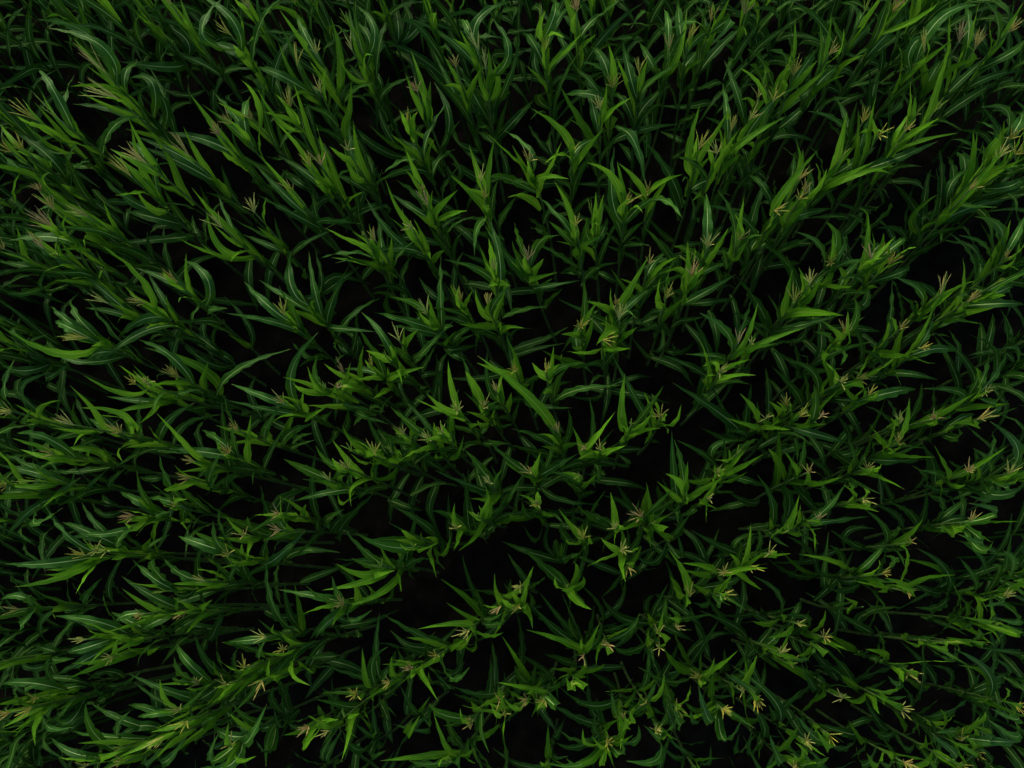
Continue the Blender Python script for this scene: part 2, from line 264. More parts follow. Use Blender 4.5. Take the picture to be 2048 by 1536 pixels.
# ------------------------------------------------------------------ corn plants, surveyed: row | foot (x,y) | top of stalk | tassel direction | tassel length ; leaves
# lengths in 5 mm steps, leaves as kind, height on the stalk, then three points of the midrib measured from the foot
# (b young upper leaf, n middle leaf, d lower leaf)
DATA = """0|-662,524|-45,99,450|-10,21,97|20;b332,-29,72,361,-52,101,365,-74,129,366;b332,-27,90,361,-19,96,391,-13,101,421;n272,-15,91,301,-24,125,293,-29,182,271
0|-542,528|-45,99,450|-10,21,97|20;n272,-24,59,301,-59,98,287,-92,136,266;n272,7,63,301,-24,97,303,-72,126,291;n272,-7,27,301,-54,46,312,-119,44,311;d193,-40,8,221,-74,40,220,-130,69,211
1|-704,266|-49,109,449|19,-3,98|12;n360,-45,81,396,-80,110,384,-126,139,361
1|-700,273|-39,107,441|24,14,96|12;n330,-18,96,367,-59,129,366,-110,165,357;b425,-33,104,451,-60,125,445,-79,149,436;b378,-22,96,409,-50,110,407,-82,119,404;n328,-15,102,369,12,107,404,41,118,439;n329,-7,94,368,25,94,402,57,93,433;n157,-7,41,185,-88,109,206,-130,127,205;d166,-3,52,199,-16,80,157,-25,101,124
1|-678,346|-46,82,436|-43,34,84|22;b365,-35,68,392,-65,94,401,-86,126,407;b337,-41,51,374,-73,79,387,-99,103,394;n249,-22,66,287,-8,87,322,28,104,352;n151,-22,14,187,-64,26,178,-116,33,157
1|-622,332|-59,92,449|-36,53,77|24;n384,-52,86,417,-74,124,412,-69,184,392;b386,-51,80,415,-81,103,423,-99,143,430;n348,0,96,405,31,98,432,67,95,455;n415,-51,126,473,-82,152,451,-104,177,428
1|-536,364|-59,94,439|-78,9,62|30;b410,-48,88,439,-52,80,475,-56,74,504
1|-557,392|-46,96,466|-47,46,76|27;d435,-33,124,488,-72,145,490,-142,171,478;n438,-17,112,486,-60,131,493,-122,154,486;d256,-20,102,314,-38,141,303,-64,181,284;d304,2,99,360,-43,115,352,-88,134,335;d338,-2,109,396,-31,121,378,-68,138,346;d411,-34,94,444,-35,128,407,-35,153,374;b401,-39,80,430,-61,109,444,-98,151,460;b331,-28,73,360,-70,104,380,-114,138,395;d294,-33,66,326,-91,85,337,-170,100,331
1|-469,501|-45,99,450|-10,21,97|20;b332,-31,72,361,-50,101,370,-62,147,376;n272,-61,78,301,-105,88,292,-151,99,276;n272,-22,52,301,10,54,328,57,39,356;d193,-47,37,221,-37,57,199,-24,88,156
1|-366,442|-56,110,451|-34,9,94|17;n417,-91,91,476,-88,121,472,-66,167,456;n416,-35,113,456,-70,144,449,-111,180,431;b413,-36,124,459,-36,131,487,-43,133,514;d364,-45,96,396,-85,119,381,-134,144,351;n381,-13,133,444,7,138,472,36,140,504;d306,-13,111,361,7,160,339,18,183,326;d146,-12,51,181,-27,82,161,-43,123,126;n259,-17,73,296,-46,110,283,-67,148,266;n297,-41,71,327,-54,104,308,-75,150,277
1|-169,558|-45,99,450|-10,21,97|20;b332,-34,72,361,-36,68,396,-41,65,426;n272,-19,54,301,-26,100,287,-36,145,266;n272,6,63,301,18,102,290,33,143,271;n272,0,60,301,-9,104,287,-22,145,266
2|-761,5|-45,99,450|-10,21,97|20;n272,-23,63,301,-68,85,289,-114,112,271;n272,-50,76,301,-24,89,331,17,100,366;n272,-26,23,301,-4,44,323,47,55,351;n272,-37,40,301,-76,51,290,-123,59,266
2|-730,157|-52,76,418|43,8,90|12;b317,-38,59,345,-72,81,346,-106,86,345;n303,-44,54,337,-91,72,318,-136,77,297;d262,-36,55,294,-83,72,280,-139,86,259;n262,-48,20,313,-37,40,349,-8,57,378;n287,-61,13,350,-91,23,335,-128,33,310;n200,-23,31,230,-49,53,204,-72,76,170;n201,-22,36,229,10,55,265,47,74,294
2|-658,131|-37,95,462|19,42,89|13;n407,-27,95,440,-10,104,473,30,115,515;n362,-28,78,392,-81,110,393,-134,134,382
2|-639,118|-41,102,454|63,-12,77|12
2|-646,146|-27,105,460|-52,49,70|26;b431,-23,103,460,-28,105,494,-32,107,525;b442,-24,106,472,-12,110,502,1,115,537;n396,-18,97,426,-57,103,424,-133,102,411;b372,-11,90,403,-23,84,430,-36,77,458;b328,-16,78,355,-5,83,384,6,88,420;n164,-3,45,194,-48,61,191,-105,75,174
2|-647,195|-42,93,445|7,46,89|16;n192,-11,39,221,-48,62,215,-92,103,196
2|-649,210|-51,102,460|44,0,90|12
2|-592,181|-50,99,440|-23,12,97|16;b388,-38,94,418,-81,114,433,-119,138,443;b341,-32,92,376,-69,99,387,-113,103,396;b400,-44,96,429,-77,104,425,-104,113,419;n189,-13,49,219,-33,95,215,-40,141,199;n202,-20,47,228,-53,64,196,-79,79,163
2|-538,244|-38,96,440|-41,59,70|22;b366,-21,85,397,-48,108,408,-79,138,417;n341,-24,90,377,-44,128,352,-49,160,327;n304,-44,60,346,-98,97,356,-144,136,351;b328,-36,59,367,-36,72,398,-39,81,422;n269,-49,59,315,-85,71,298,-126,83,275;n229,-59,33,287,-107,26,281,-148,27,272;n201,-11,43,230,-39,68,204,-52,100,175
2|-510,275|-36,81,456|-57,33,75|22;b416,-30,72,444,-56,85,449,-92,103,454;n412,-27,84,446,-58,108,425,-92,133,396
2|-432,276|-59,98,435|-27,68,68|20;n373,-51,89,402,-97,112,405,-159,140,397;n342,-46,79,368,-95,103,376,-162,132,373
2|-395,304|-44,96,449|17,0,99|12;n352,-29,79,381,-70,101,388,-153,123,386
2|-348,304|-66,107,469|-2,-11,99|12;n390,-51,100,423,-81,137,416,-119,180,398;b414,-50,98,446,-60,99,486,-62,103,506;n410,-54,112,449,-60,144,426,-63,177,394
2|-356,364|-38,66,431|17,-4,98|12;b403,-26,90,451,-27,94,477,-32,98,506;n329,-3,63,373,20,54,417,38,47,448;n174,-16,19,204,-40,45,184,-74,70,154
2|-288,328|-41,108,462|20,39,90|14;d243,-21,74,279,-42,118,255,-66,147,229;b402,-55,88,444,-72,109,454,-91,139,464;b421,-39,101,450,-43,105,480,-48,111,515
2|-283,417|-43,96,435|21,60,78|18;b337,-44,66,372,-64,108,388,-84,152,402;n317,-23,75,349,-51,102,329,-72,139,299;n294,-22,75,328,-12,118,329,-7,184,323;d244,-14,83,289,-6,125,276,27,158,254;n358,-76,89,415,-100,106,392,-129,122,365
2|-247,359|-40,107,447|23,2,97|12;b415,-32,110,449,-28,112,481,-17,115,514;d166,0,51,203,-16,80,175,-29,112,143;d132,-31,37,169,-60,61,145,-95,79,114
2|-256,428|-35,94,454|19,4,98|12;n422,-39,95,456,-58,133,440,-78,176,416;b346,-9,95,393,-17,133,407,-23,169,418;n318,-11,73,354,17,64,392,43,61,424
2|-186,447|-55,87,440|0,9,100|12;b359,-68,61,402,-74,80,421,-80,100,437;n291,-37,57,317,-10,69,346,31,73,377;n116,-38,5,158,-84,47,173,-141,98,173;n143,-30,22,176,-46,69,169,-67,117,156;b153,-31,19,188,-48,39,209,-69,50,223
2|-192,454|-48,110,447|-30,36,88|18;n337,-45,83,369,-57,131,371,-72,194,359;b417,-46,107,447,-50,105,480,-55,104,512;n374,-14,108,421,-31,145,406,-54,177,386;n366,-21,99,407,-41,128,391,-65,166,362;n312,-28,92,349,-20,134,352,-6,196,339;d275,-52,81,318,-78,115,284,-92,139,258;d281,-22,75,313,-41,106,289,-78,130,253
3|-693,-120|-53,103,449|15,-1,99|12;n432,-48,105,460,-40,145,491,-9,179,515;b391,-22,108,432,2,116,451,34,120,472;d380,-50,77,420,-24,94,460,1,107,490;n285,-32,74,314,-76,79,294,-119,89,269;n246,-25,79,283,-50,104,269,-76,137,243
3|-586,6|-49,87,449|-63,-6,78|21;d306,-47,96,358,-96,137,340,-115,163,328;n417,-51,91,452,-81,114,440,-127,140,412;n425,-59,93,466,-84,109,440,-123,116,406;d387,-54,105,436,-94,129,407,-114,154,381;b385,-39,86,417,-65,91,423,-110,90,432;b397,-38,85,427,-69,83,425,-100,89,422;b416,-60,50,473,-97,84,492,-142,100,508;n346,-75,53,407,-117,60,388,-145,75,367;d207,-5,76,254,-6,105,224,-10,128,194;d360,-48,72,396,-82,66,361,-113,57,326
3|-577,66|-37,82,432|-29,22,93|17;n348,-30,75,379,-72,107,375,-115,140,359;b339,-22,68,367,-31,78,397,-42,85,422;n328,-27,67,356,-77,78,345,-128,87,326
3|-505,30|-47,117,440|-17,2,99|13;b413,-32,143,459,-69,173,476,-101,202,489;n328,-36,112,368,-69,146,356,-92,181,338;b379,-36,108,407,-48,115,442,-56,119,467;n367,-39,103,396,-80,96,385,-129,70,361;n344,-38,91,375,-96,71,379,-148,31,375;n139,-23,22,179,-71,58,188,-114,98,184;n190,-13,57,219,-58,80,202,-89,102,184;n144,-8,50,175,-51,58,161,-91,76,135;n300,-25,87,330,-2,121,357,35,146,380
3|-477,54|-24,124,449|-18,20,96|13;n374,-15,113,405,-72,137,401,-116,155,390;b385,-18,117,416,-15,139,438,-6,165,461;b420,-22,120,449,-21,122,486,-18,129,514;n330,-17,95,358,13,85,397,46,86,433;n351,11,131,403,-17,149,390,-49,173,368;n156,10,55,192,-12,102,196,-49,138,187;b160,-2,46,189,-12,54,226,-18,61,249
3|-374,169|-60,91,448|-9,23,97|12;b365,-68,58,410,-83,84,423,-90,120,435;n364,-49,75,391,-74,119,383,-97,164,371;b374,-53,77,403,-66,85,436,-73,96,458;b328,-73,52,379,-112,73,393,-152,88,404;b339,-77,55,390,-87,62,416,-97,69,440
3|-362,178|-23,105,451|25,32,91|12;n298,-12,75,326,-67,86,306,-96,106,286;n283,0,72,317,33,84,341,77,98,362;b309,-13,76,337,-27,85,366,-39,97,392;d111,50,46,168,64,71,134,72,82,113;n122,15,31,159,0,72,156,-10,114,144
3|-283,210|-48,108,441|8,-2,100|12;n342,-49,83,377,-77,125,380,-126,168,372;b424,-43,105,451,-45,104,484,-45,106,516;n317,-55,84,357,-90,105,353,-136,130,337;n310,-32,89,343,-46,117,321,-54,151,288;n322,-41,77,353,-3,79,377,49,67,398
3|-258,258|-44,96,445|0,26,97|12;n348,-38,82,379,-69,105,376,-120,140,359;b292,-20,66,323,-1,73,346,25,78,373
3|-241,256|-45,100,447|14,9,99|12;b371,-46,83,403,-60,92,427,-74,105,453;b360,-41,77,391,-38,86,421,-44,93,451
3|-200,301|-45,77,447|20,-13,97|12;n323,-48,52,360,-52,98,363,-62,158,355;b347,-46,52,382,-54,70,413,-54,86,432;n283,-26,50,311,-10,56,359,-2,65,396;n212,-8,46,247,-35,27,272,-72,11,292
3|-99,322|-52,85,473|13,12,98|12;n361,-42,65,388,-27,108,386,-2,159,373;b444,-51,80,471,-54,82,504,-55,84,536;b420,-47,73,448,-46,81,474,-45,93,508;n346,-47,62,378,-68,54,406,-95,21,443;n320,-52,56,356,-82,43,374,-123,16,391;d299,-30,62,330,-18,86,306,3,116,265
3|-98,352|-42,113,455|-5,-17,98|12;b355,-24,93,388,-45,146,407,-56,192,418;b378,-25,97,411,-40,117,440,-47,130,456;n289,1,93,337,-12,140,334,-30,182,322;d229,-62,79,283,-84,99,262,-110,117,233;n148,-2,41,182,-12,69,164,-36,105,132;n166,11,50,209,-1,83,199,-28,117,179
3|-30,409|-52,97,446|-3,-4,100|12;n291,-46,67,324,-69,120,330,-100,177,329;b328,-38,70,356,-57,115,373,-77,144,381;n147,-24,30,177,-41,52,156,-67,82,122;n205,-61,38,252,-65,68,229,-71,95,202
3|-11,411|-26,99,437|-10,44,90|16;n405,12,102,459,3,132,452,-18,177,434;b352,-28,77,382,-39,97,404,-40,120,422;b376,-25,85,403,-15,99,426,-22,122,453;b350,-10,84,385,-7,95,408,-16,109,440;d200,-10,47,228,-31,64,203,-55,96,163;b232,-12,49,261,-7,48,291,2,45,326;d115,3,1,157,5,47,146,-14,89,127;n314,-2,80,354,6,70,396,12,63,434;n322,14,116,387,24,150,381,26,194,367;n233,14,69,280,34,92,266,54,124,240
3|-15,434|-33,96,451|-25,26,93|15;n420,-43,120,472,-20,146,461,18,175,442;n384,-40,90,420,-70,121,415,-112,156,400;n425,-42,110,468,-50,132,447,-62,164,408;n250,-29,56,282,-57,113,286,-79,156,277
3|110,418|-58,106,456|15,-6,99|12;b415,-61,99,446,-59,100,472,-51,101,511;d127,-17,19,159,-44,42,131,-69,62,99;d143,-51,48,187,-59,76,167,-75,111,132;d148,-39,35,183,-31,70,156,-29,105,123
3|107,450|-63,108,476|6,26,96|14;n406,-48,103,443,-30,140,426,-9,177,403;n437,-41,114,483,-41,136,461,-40,171,423;b434,-64,95,464,-63,99,493,-56,103,529;n334,-65,75,371,-64,115,350,-57,153,326;n352,-49,80,379,-19,108,376,27,150,359;d368,-64,101,409,-77,133,375,-87,159,344;n260,-63,61,301,-44,55,349,-27,47,376
3|162,485|-62,95,468|-18,-6,98|12;n392,-56,82,421,-33,107,405,1,146,376;b413,-67,82,446,-66,86,473,-56,88,506;d308,-73,89,360,-77,122,330,-79,151,300;n325,-7,99,389,11,122,387,54,157,374
4|-707,-235|-53,106,439|34,20,92|12;n344,-41,87,373,-87,87,354,-134,82,328;n310,-36,77,340,-59,79,319,-104,80,275;n294,-38,62,333,-26,85,354,32,114,388;n278,-26,75,306,22,93,334,57,125,351;d285,-27,62,320,3,79,352,36,88,380;n319,-43,77,353,-74,50,348,-123,8,328;n348,-35,45,409,12,57,437,38,74,449;d137,-24,17,180,-58,32,156,-93,46,125;d167,-21,44,196,-49,50,154,-74,55,116;n421,-50,109,450,-20,120,488,-4,132,530
4|-656,-199|-59,77,443|-21,8,97|16;n352,-56,81,392,-99,91,390,-154,118,377;n366,-47,80,401,-97,84,395,-152,96,381;b392,-51,74,421,-51,82,456,-52,88,486;b392,-48,74,420,-73,62,426,-120,70,430;n267,-23,58,300,4,69,329,42,91,365;d121,-12,12,155,-43,15,118,-68,16,85
4|-630,-171|-59,89,435|1,22,98|12;n386,-63,108,432,-97,118,418,-145,119,392;b416,-50,97,448,-82,101,452,-115,114,453;b313,-38,91,353,-70,90,361,-100,90,368;b406,-53,83,436,-87,87,434,-115,96,431;b351,-47,69,382,-51,76,412,-56,87,442;n276,-34,63,303,-22,81,349,-14,97,383;d235,-13,76,277,13,91,311,40,103,337;d288,-60,53,333,-98,54,317,-152,51,288;d142,-16,25,174,-46,25,148,-85,23,109
4|-589,-135|-59,98,460|-23,48,85|16;b407,-49,84,438,-62,94,472,-72,95,493;n336,-44,85,369,-82,92,342,-115,105,314;n284,-25,91,327,-10,110,356,8,141,392
4|-518,-144|-54,97,472|14,18,97|12;b445,-40,123,490,-66,131,499,-97,133,505;b422,-41,117,466,-60,116,487,-77,122,506;b431,-50,93,459,-45,97,494,-41,103,524;n372,-14,107,420,20,123,447,53,140,470;n252,-30,53,281,-70,59,263,-117,53,236;n331,5,106,389,42,116,412,77,122,429
4|-518,-77|-42,102,455|37,12,92|12;b419,-43,79,461,-76,102,473,-107,114,481;b345,-34,77,376,-46,90,406,-56,104,431;b333,-33,73,365,-74,67,379,-116,55,390;n331,-40,75,366,-85,75,360,-143,83,341;n335,-29,83,363,15,87,403,48,94,428;n240,-14,70,274,10,85,313,29,103,349
4|-475,-47|-60,71,469|39,9,91|12
4|-476,-59|-30,94,425|-10,31,94|12;n378,-33,111,422,-64,141,410,-109,154,392;b279,-3,99,327,-51,113,345,-115,144,362;n297,18,98,351,66,123,361,124,142,361;n181,-10,34,213,16,39,251,43,41,288
4|-313,26|-22,100,463|11,43,90|12;n362,-12,91,395,-83,95,404,-132,110,400;n419,-30,93,454,-73,143,438,-96,156,424;b399,-15,92,428,-22,99,455,-24,113,488;n373,-18,94,407,-12,112,458,-10,123,487;n240,-26,40,282,-47,62,261,-77,82,232;n177,-2,36,207,9,48,244,33,54,287
4|-289,48|-24,103,431|0,34,94|12;n315,-12,85,346,7,127,358,30,173,361;n323,-17,96,359,-32,150,363,-39,195,354;n411,-32,103,445,-49,140,431,-52,184,410;n366,-32,97,402,-73,118,394,-112,144,377;b338,-15,85,366,-34,99,402,-39,112,421;b327,-15,84,355,-22,88,393,-25,95,420;n306,-17,76,333,26,64,358,75,61,373;d255,31,101,316,51,116,294,68,130,271;n152,12,80,202,14,95,236,20,113,267;d134,12,61,177,-9,70,153,-36,83,117;d152,-15,38,183,-26,58,151,-42,81,113
4|-191,132|-25,114,464|13,-16,98|12;b365,-16,93,393,-24,112,418,-23,136,443;n342,-16,89,370,-15,119,364,-27,177,340;n372,-35,96,409,-74,98,399,-114,94,379;n146,-34,29,190,-29,50,221,-18,75,250
4|-167,139|-37,103,445|9,25,96|12;b325,-36,77,357,-74,82,371,-118,88,382;n317,-26,75,344,-10,96,374,22,113,409
4|-102,169|-46,91,442|-12,-17,98|12;n322,-72,80,374,-106,119,379,-131,158,374;n330,-53,73,368,-99,75,368,-139,64,363;b345,-30,76,376,-39,92,402,-46,110,426;b389,-49,82,421,-57,96,448,-57,114,476;b299,-20,67,333,-11,69,366,-1,68,393;n130,-29,13,168,-46,38,154,-73,66,128
4|-80,203|-45,93,444|-5,26,97|12;b370,-44,74,400,-42,94,426,-37,114,450;b383,-10,83,430,3,78,453,17,75,480
4|-89,235|-43,80,448|11,-12,99|12;d288,-46,71,330,-63,116,315,-105,140,295;n327,-41,62,359,-66,73,355,-113,110,329;d269,-40,47,304,-18,66,285,10,94,249
4|-9,199|-29,106,440|-2,4,100|12;b390,-26,98,418,-29,121,426,-14,202,443;b378,-30,95,408,-50,123,421,-83,146,433;d121,1,28,154,4,-47,191,13,-45,194
4|14,232|-57,90,479|4,10,99|12;n349,-55,57,384,-67,34,406,-68,-13,439
4|96,247|-67,108,468|-2,-7,100|12;n375,-106,93,434,-117,84,473,-127,73,504;n435,-54,107,471,-92,151,446,-106,168,431;b391,-66,93,422,-76,113,444,-93,133,467;b404,-65,96,432,-69,103,466,-70,110,497;b393,-58,92,420,-36,94,444,-8,81,470;n388,-74,90,424,-84,77,467,-94,64,504;d191,-25,46,220,-42,65,185,-59,81,145
4|128,273|-33,108,435|-3,-2,100|12;b415,-34,115,449,-64,142,463,-96,159,474;b418,-36,106,446,-37,101,481,-37,96,511;n338,-38,91,372,-12,117,369,29,161,352;n383,-38,103,415,-15,125,401,24,153,370;b405,-41,102,437,-58,93,459,-78,73,487;d221,-17,57,249,-32,81,212,-46,101,179;b230,-22,50,262,-14,36,292,-25,41,327
4|176,329|-39,111,446|-25,23,94|12;n383,-33,100,412,16,80,424,33,0,427;b342,-54,102,385,-81,133,399,-101,168,410;n382,-39,104,413,-47,138,396,-52,185,368;b406,-37,106,435,-31,116,463,-35,130,495
4|198,393|-40,88,430|-3,0,100|12;n401,-54,110,450,-57,142,425,-71,168,395;n406,-50,99,446,-69,98,479,-100,90,516;b408,-42,97,445,-44,112,474,-55,124,500;n359,-61,93,406,-75,120,389,-97,152,361;n262,-27,53,288,19,65,298,91,80,293;d384,-61,80,425,-84,87,401,-113,102,365;d117,-9,11,151,-44,14,165,-87,9,176
4|251,394|-55,99,449|-23,24,94|13;n381,-67,92,419,-60,143,401,-71,180,384;n373,-49,90,405,-52,126,374,-49,159,345;b407,-51,96,438,-51,96,473,-52,98,503;n341,-49,77,369,-34,111,349,-12,146,319;d297,-60,91,343,-62,114,320,-76,137,278;n318,-46,75,347,-15,102,336,21,139,312;d171,-30,41,200,-30,67,174,-43,100,130
4|274,458|-32,74,447|-14,22,97|12;n422,-35,90,465,-34,121,440,-32,155,410;n356,-45,71,396,-56,103,369,-60,134,341;b371,-19,61,405,-8,92,416,-1,144,430;b373,-25,62,403,-32,63,440,-36,64,468;n324,-35,67,361,-44,62,401,-63,51,441
4|330,449|-57,101,436|13,35,93|17;n317,-58,78,351,-31,109,341,3,150,321;n389,-69,109,432,-63,147,413,-61,190,387;d405,-50,100,439,-25,122,417,15,142,379
4|337,466|-33,107,453|-19,23,95|13;n321,-26,80,350,15,118,353,62,162,340;b412,-30,101,442,-33,106,475,-45,112,507;n376,-30,99,409,-26,133,396,-41,185,364;d423,-3,104,475,-25,78,494,-49,41,515;d423,-43,101,454,-70,91,483,-106,67,514;d149,-8,33,180,-39,23,217,-67,11,245;n170,-2,41,205,-17,35,251,-28,32,290;d124,-6,17,159,-24,37,133,-44,61,99
5|-738,-494|-45,99,450|-10,21,97|20;n272,-23,68,301,-52,74,281,-101,66,241;n272,-43,40,301,-85,50,285,-122,65,266;n272,-46,61,301,-77,57,281,-119,43,246;n272,-37,59,301,2,72,334,44,82,366
5|-686,-412|-55,96,435|5,34,94|12;n205,-17,71,242,-6,107,259,33,159,272;b385,-46,96,414,-64,82,411,-104,72,404;n407,-43,71,455,-19,94,482,18,118,515;n389,-46,115,430,-83,106,407,-119,97,380;n260,-34,80,296,-19,105,340,-12,122,371;n276,-32,65,303,0,102,337,31,127,358;n395,-44,101,425,-19,119,468,2,134,500;d283,-37,59,318,-66,61,288,-102,61,248;n148,-24,65,189,-14,86,232,0,108,264
5|-578,-329|-51,99,459|1,35,94|12;n409,-59,115,454,-102,136,444,-128,167,429;b395,-41,89,423,-38,93,455,-35,100,488;n427,-73,91,481,-114,91,474,-171,86,456;b424,-46,84,463,-79,84,464,-107,78,463;b431,-53,79,477,-61,84,507,-70,86,532;b426,-63,74,482,-98,69,494,-130,62,502
5|-574,-315|-44,89,451|48,30,83|12;d362,-62,105,417,-96,118,400,-141,121,372;d349,-57,113,407,-87,132,387,-115,152,362;n394,-25,98,432,6,115,466,37,135,497;n359,-38,96,399,-78,97,389,-129,97,369;n309,-28,69,337,15,90,373,45,106,397
5|-570,-336|-29,112,454|24,18,95|12;b299,-6,121,349,3,136,369,24,151,394;b402,-20,112,432,-28,111,468,-36,114,492
5|-508,-266|-53,92,450|0,16,99|12;n354,-58,102,402,-90,111,380,-126,118,352;n357,-49,100,399,-55,125,430,-47,162,459;n313,-20,88,353,12,101,393,36,110,418;b398,-46,92,428,-47,101,461,-50,107,493;b399,-44,90,427,-53,86,460,-62,88,487;n388,-42,87,416,-8,96,454,22,106,486;b416,-46,74,455,-42,84,484,-38,94,515;n396,-71,70,450,-110,64,439,-158,63,420
5|-460,-271|-41,111,447|39,39,83|12;n395,-47,139,446,-45,166,481,-40,192,506;n331,-41,113,375,-43,132,423,-43,149,450;b429,-38,109,458,-33,121,499,-31,128,523;n403,-46,112,439,-74,120,413,-111,116,379;b428,-41,118,460,-21,125,484,4,131,515
5|-443,-232|-40,114,436|-8,14,99|12;b408,-56,101,455,-49,102,497,-47,104,515;n375,-32,105,402,-2,128,442,17,154,472;n339,-33,86,372,-13,108,415,6,124,447;n187,-18,48,217,-11,65,265,-9,76,302;d307,-26,94,338,1,108,378,21,121,408
5|-418,-183|-54,91,449|-12,17,98|12;b375,-45,83,404,-54,84,438,-61,94,464;b375,-44,76,404,-65,78,426,-85,74,449;n337,-31,122,394,-21,144,415,-17,179,444
5|-391,-195|-34,114,439|12,40,91|12;n392,-49,112,434,-88,117,423,-140,119,404;n404,-35,129,443,-67,135,417,-96,148,388;b419,-39,113,452,-29,128,485,-21,140,512;b364,-22,109,396,-12,143,415,-3,174,431;n405,-27,129,443,-9,146,485,-1,161,518;n304,-7,105,345,26,131,376,41,158,395
5|-354,-134|-54,88,449|8,36,93|12;n396,-54,85,428,-62,113,464,-60,142,493;n353,-43,74,380,-16,98,411,8,127,440;b282,-8,98,336,4,109,357,17,121,381;n289,-15,75,330,14,89,363,47,98,390;d237,-22,60,270,-1,70,300,29,80,335;d239,-28,45,269,-4,61,297,34,69,329
5|-284,-97|-54,93,450|3,25,97|12;n386,-44,123,438,-43,160,452,-1,198,463;n404,-65,93,444,-103,108,432,-147,122,414;n348,-58,77,386,-117,84,388,-164,97,381;b363,-36,85,395,-51,101,429,-63,104,450;b400,-45,87,427,-50,95,464,-51,104,492;b350,-43,65,385,-22,75,404,7,89,430;n181,-11,50,214,2,64,253,8,82,294
5|-251,-77|-25,95,451|19,22,96|12;b409,-28,86,441,-41,102,466,-43,126,491;n429,-35,101,465,-26,117,501,-17,138,540;b423,-50,89,471,-52,96,504,-54,101,526;b378,-20,84,404,-14,91,435,-6,100,469;n352,-23,72,384,19,65,408,61,59,429;n275,-15,59,303,20,47,335,57,38,363
5|-207,-81|-52,100,453|34,13,93|12
5|-193,-58|-63,101,422|5,35,93|12;b340,-50,91,370,-54,96,409,-56,101,435;b393,-66,97,424,-74,104,457,-79,112,484
5|-169,-56|-41,108,433|11,34,93|12;n352,-39,122,397,-50,148,436,-59,163,457;b394,-39,105,422,-44,107,459,-42,115,487;b362,-35,95,389,-35,101,420,-37,108,454;n349,-36,97,379,-70,104,360,-107,107,334;b348,-24,93,380,4,98,400,38,107,420
5|-123,-38|-65,102,426|5,29,95|12;n376,-67,127,424,-85,153,412,-112,177,389;b372,-56,109,408,-57,114,442,-55,120,468;b407,-69,105,438,-80,105,483,-84,109,503;n153,-9,69,197,-8,97,232,-6,120,257
5|-154,5|-14,85,437|-8,56,83|13;n293,7,73,331,33,92,350,63,122,371;b376,-11,78,404,-7,89,433,-3,102,464;n310,-11,66,338,-24,69,395,-25,79,423;d199,-9,39,228,10,42,204,36,48,158
5|-57,40|-69,91,442|-20,49,85|13;n343,-52,119,399,-52,154,394,-53,191,384;n420,-75,102,457,-95,101,496,-114,105,527;n344,-97,82,398,-130,93,386,-161,101,368;n319,-71,70,358,-104,77,342,-140,84,318;b379,-66,77,410,-76,85,443,-80,95,470;b368,-65,74,399,-60,87,430,-63,98,459;b298,-57,51,335,-38,57,365,-29,69,390;n278,-36,65,311,-11,76,352,11,84,381;d167,-37,36,199,-51,49,165,-71,59,124;d264,-56,43,302,-28,49,277,1,57,247
5|-32,62|-42,88,434|-9,43,90|12;n327,-43,73,360,-64,81,397,-90,79,430;b395,-43,83,423,-49,90,450,-43,103,488;b384,-42,81,412,-29,87,441,-23,100,472;d281,-41,69,317,-81,78,293,-111,80,267
5|14,30|-48,115,438|7,36,93|12;b373,-55,105,408,-64,118,434,-66,135,463;b386,-53,106,418,-42,110,447,-40,120,478;n387,-47,108,416,-29,122,457,-12,138,491;b332,-36,88,361,-26,89,392,-28,75,426;n238,-10,77,277,-35,92,317,-55,100,342;d222,-25,68,251,-48,86,220,-67,104,186;d109,-56,11,162,-92,11,158,-133,11,142;n173,-1,50,211,35,65,220,86,72,226
5|0,83|-23,111,463|-3,28,96|12;n372,-18,105,407,-16,159,408,-34,204,402;b412,-21,100,439,-30,112,480,-36,116,499;b442,-26,120,477,-27,130,503,-30,143,537;n394,-33,107,431,-66,120,457,-98,124,476;b388,-18,96,415,-8,91,449,1,84,480;n255,3,65,291,31,70,318,65,71,346
5|96,119|-69,92,452|-2,20,98|12;n323,-79,79,367,-93,104,376,-133,175,372;n352,-93,97,406,-110,118,406,-138,160,396;n425,-56,113,470,-40,112,511,-24,109,545;n360,-75,86,399,-85,102,439,-93,117,469;b398,-72,83,430,-73,87,461,-75,92,495;n426,-82,110,469,-84,118,510,-90,127,549;b373,-71,71,409,-43,65,435,-24,73,454;n328,-67,62,364,-27,62,378,15,71,384
5|154,158|-57,98,480|-8,15,98|12;n407,-68,101,448,-86,133,433,-112,160,413;n397,-65,91,434,-82,93,470,-99,99,509;b401,-57,86,431,-62,87,470,-67,87,496;b414,-56,87,443,-57,88,482,-56,88,508;n310,-63,73,351,-95,82,382,-121,93,406;b350,-57,75,385,-31,86,402,-4,100,420
5|186,158|-62,122,450|-28,48,83|14;n354,-53,98,381,-30,115,357,-22,148,321;n351,-63,97,384,-67,108,436,-71,115,464;b411,-61,113,438,-56,126,463,-61,146,493;b399,-58,114,427,-59,114,458,-65,116,492;n359,-47,116,398,-41,155,362,-30,173,338;d217,-39,63,246,-62,69,227,-95,75,186
5|219,201|-45,93,454|14,4,99|12;n384,-64,87,425,-57,121,429,-58,191,425;b418,-72,131,480,-89,137,501,-111,137,520;b401,-49,87,432,-43,117,444,-58,158,457;b412,-53,88,444,-48,91,466,-38,92,504;n383,-23,93,426,-14,91,480,-7,90,506;n277,-34,58,305,-18,55,342,4,46,380;d123,-35,28,160,-48,41,137,-68,60,95
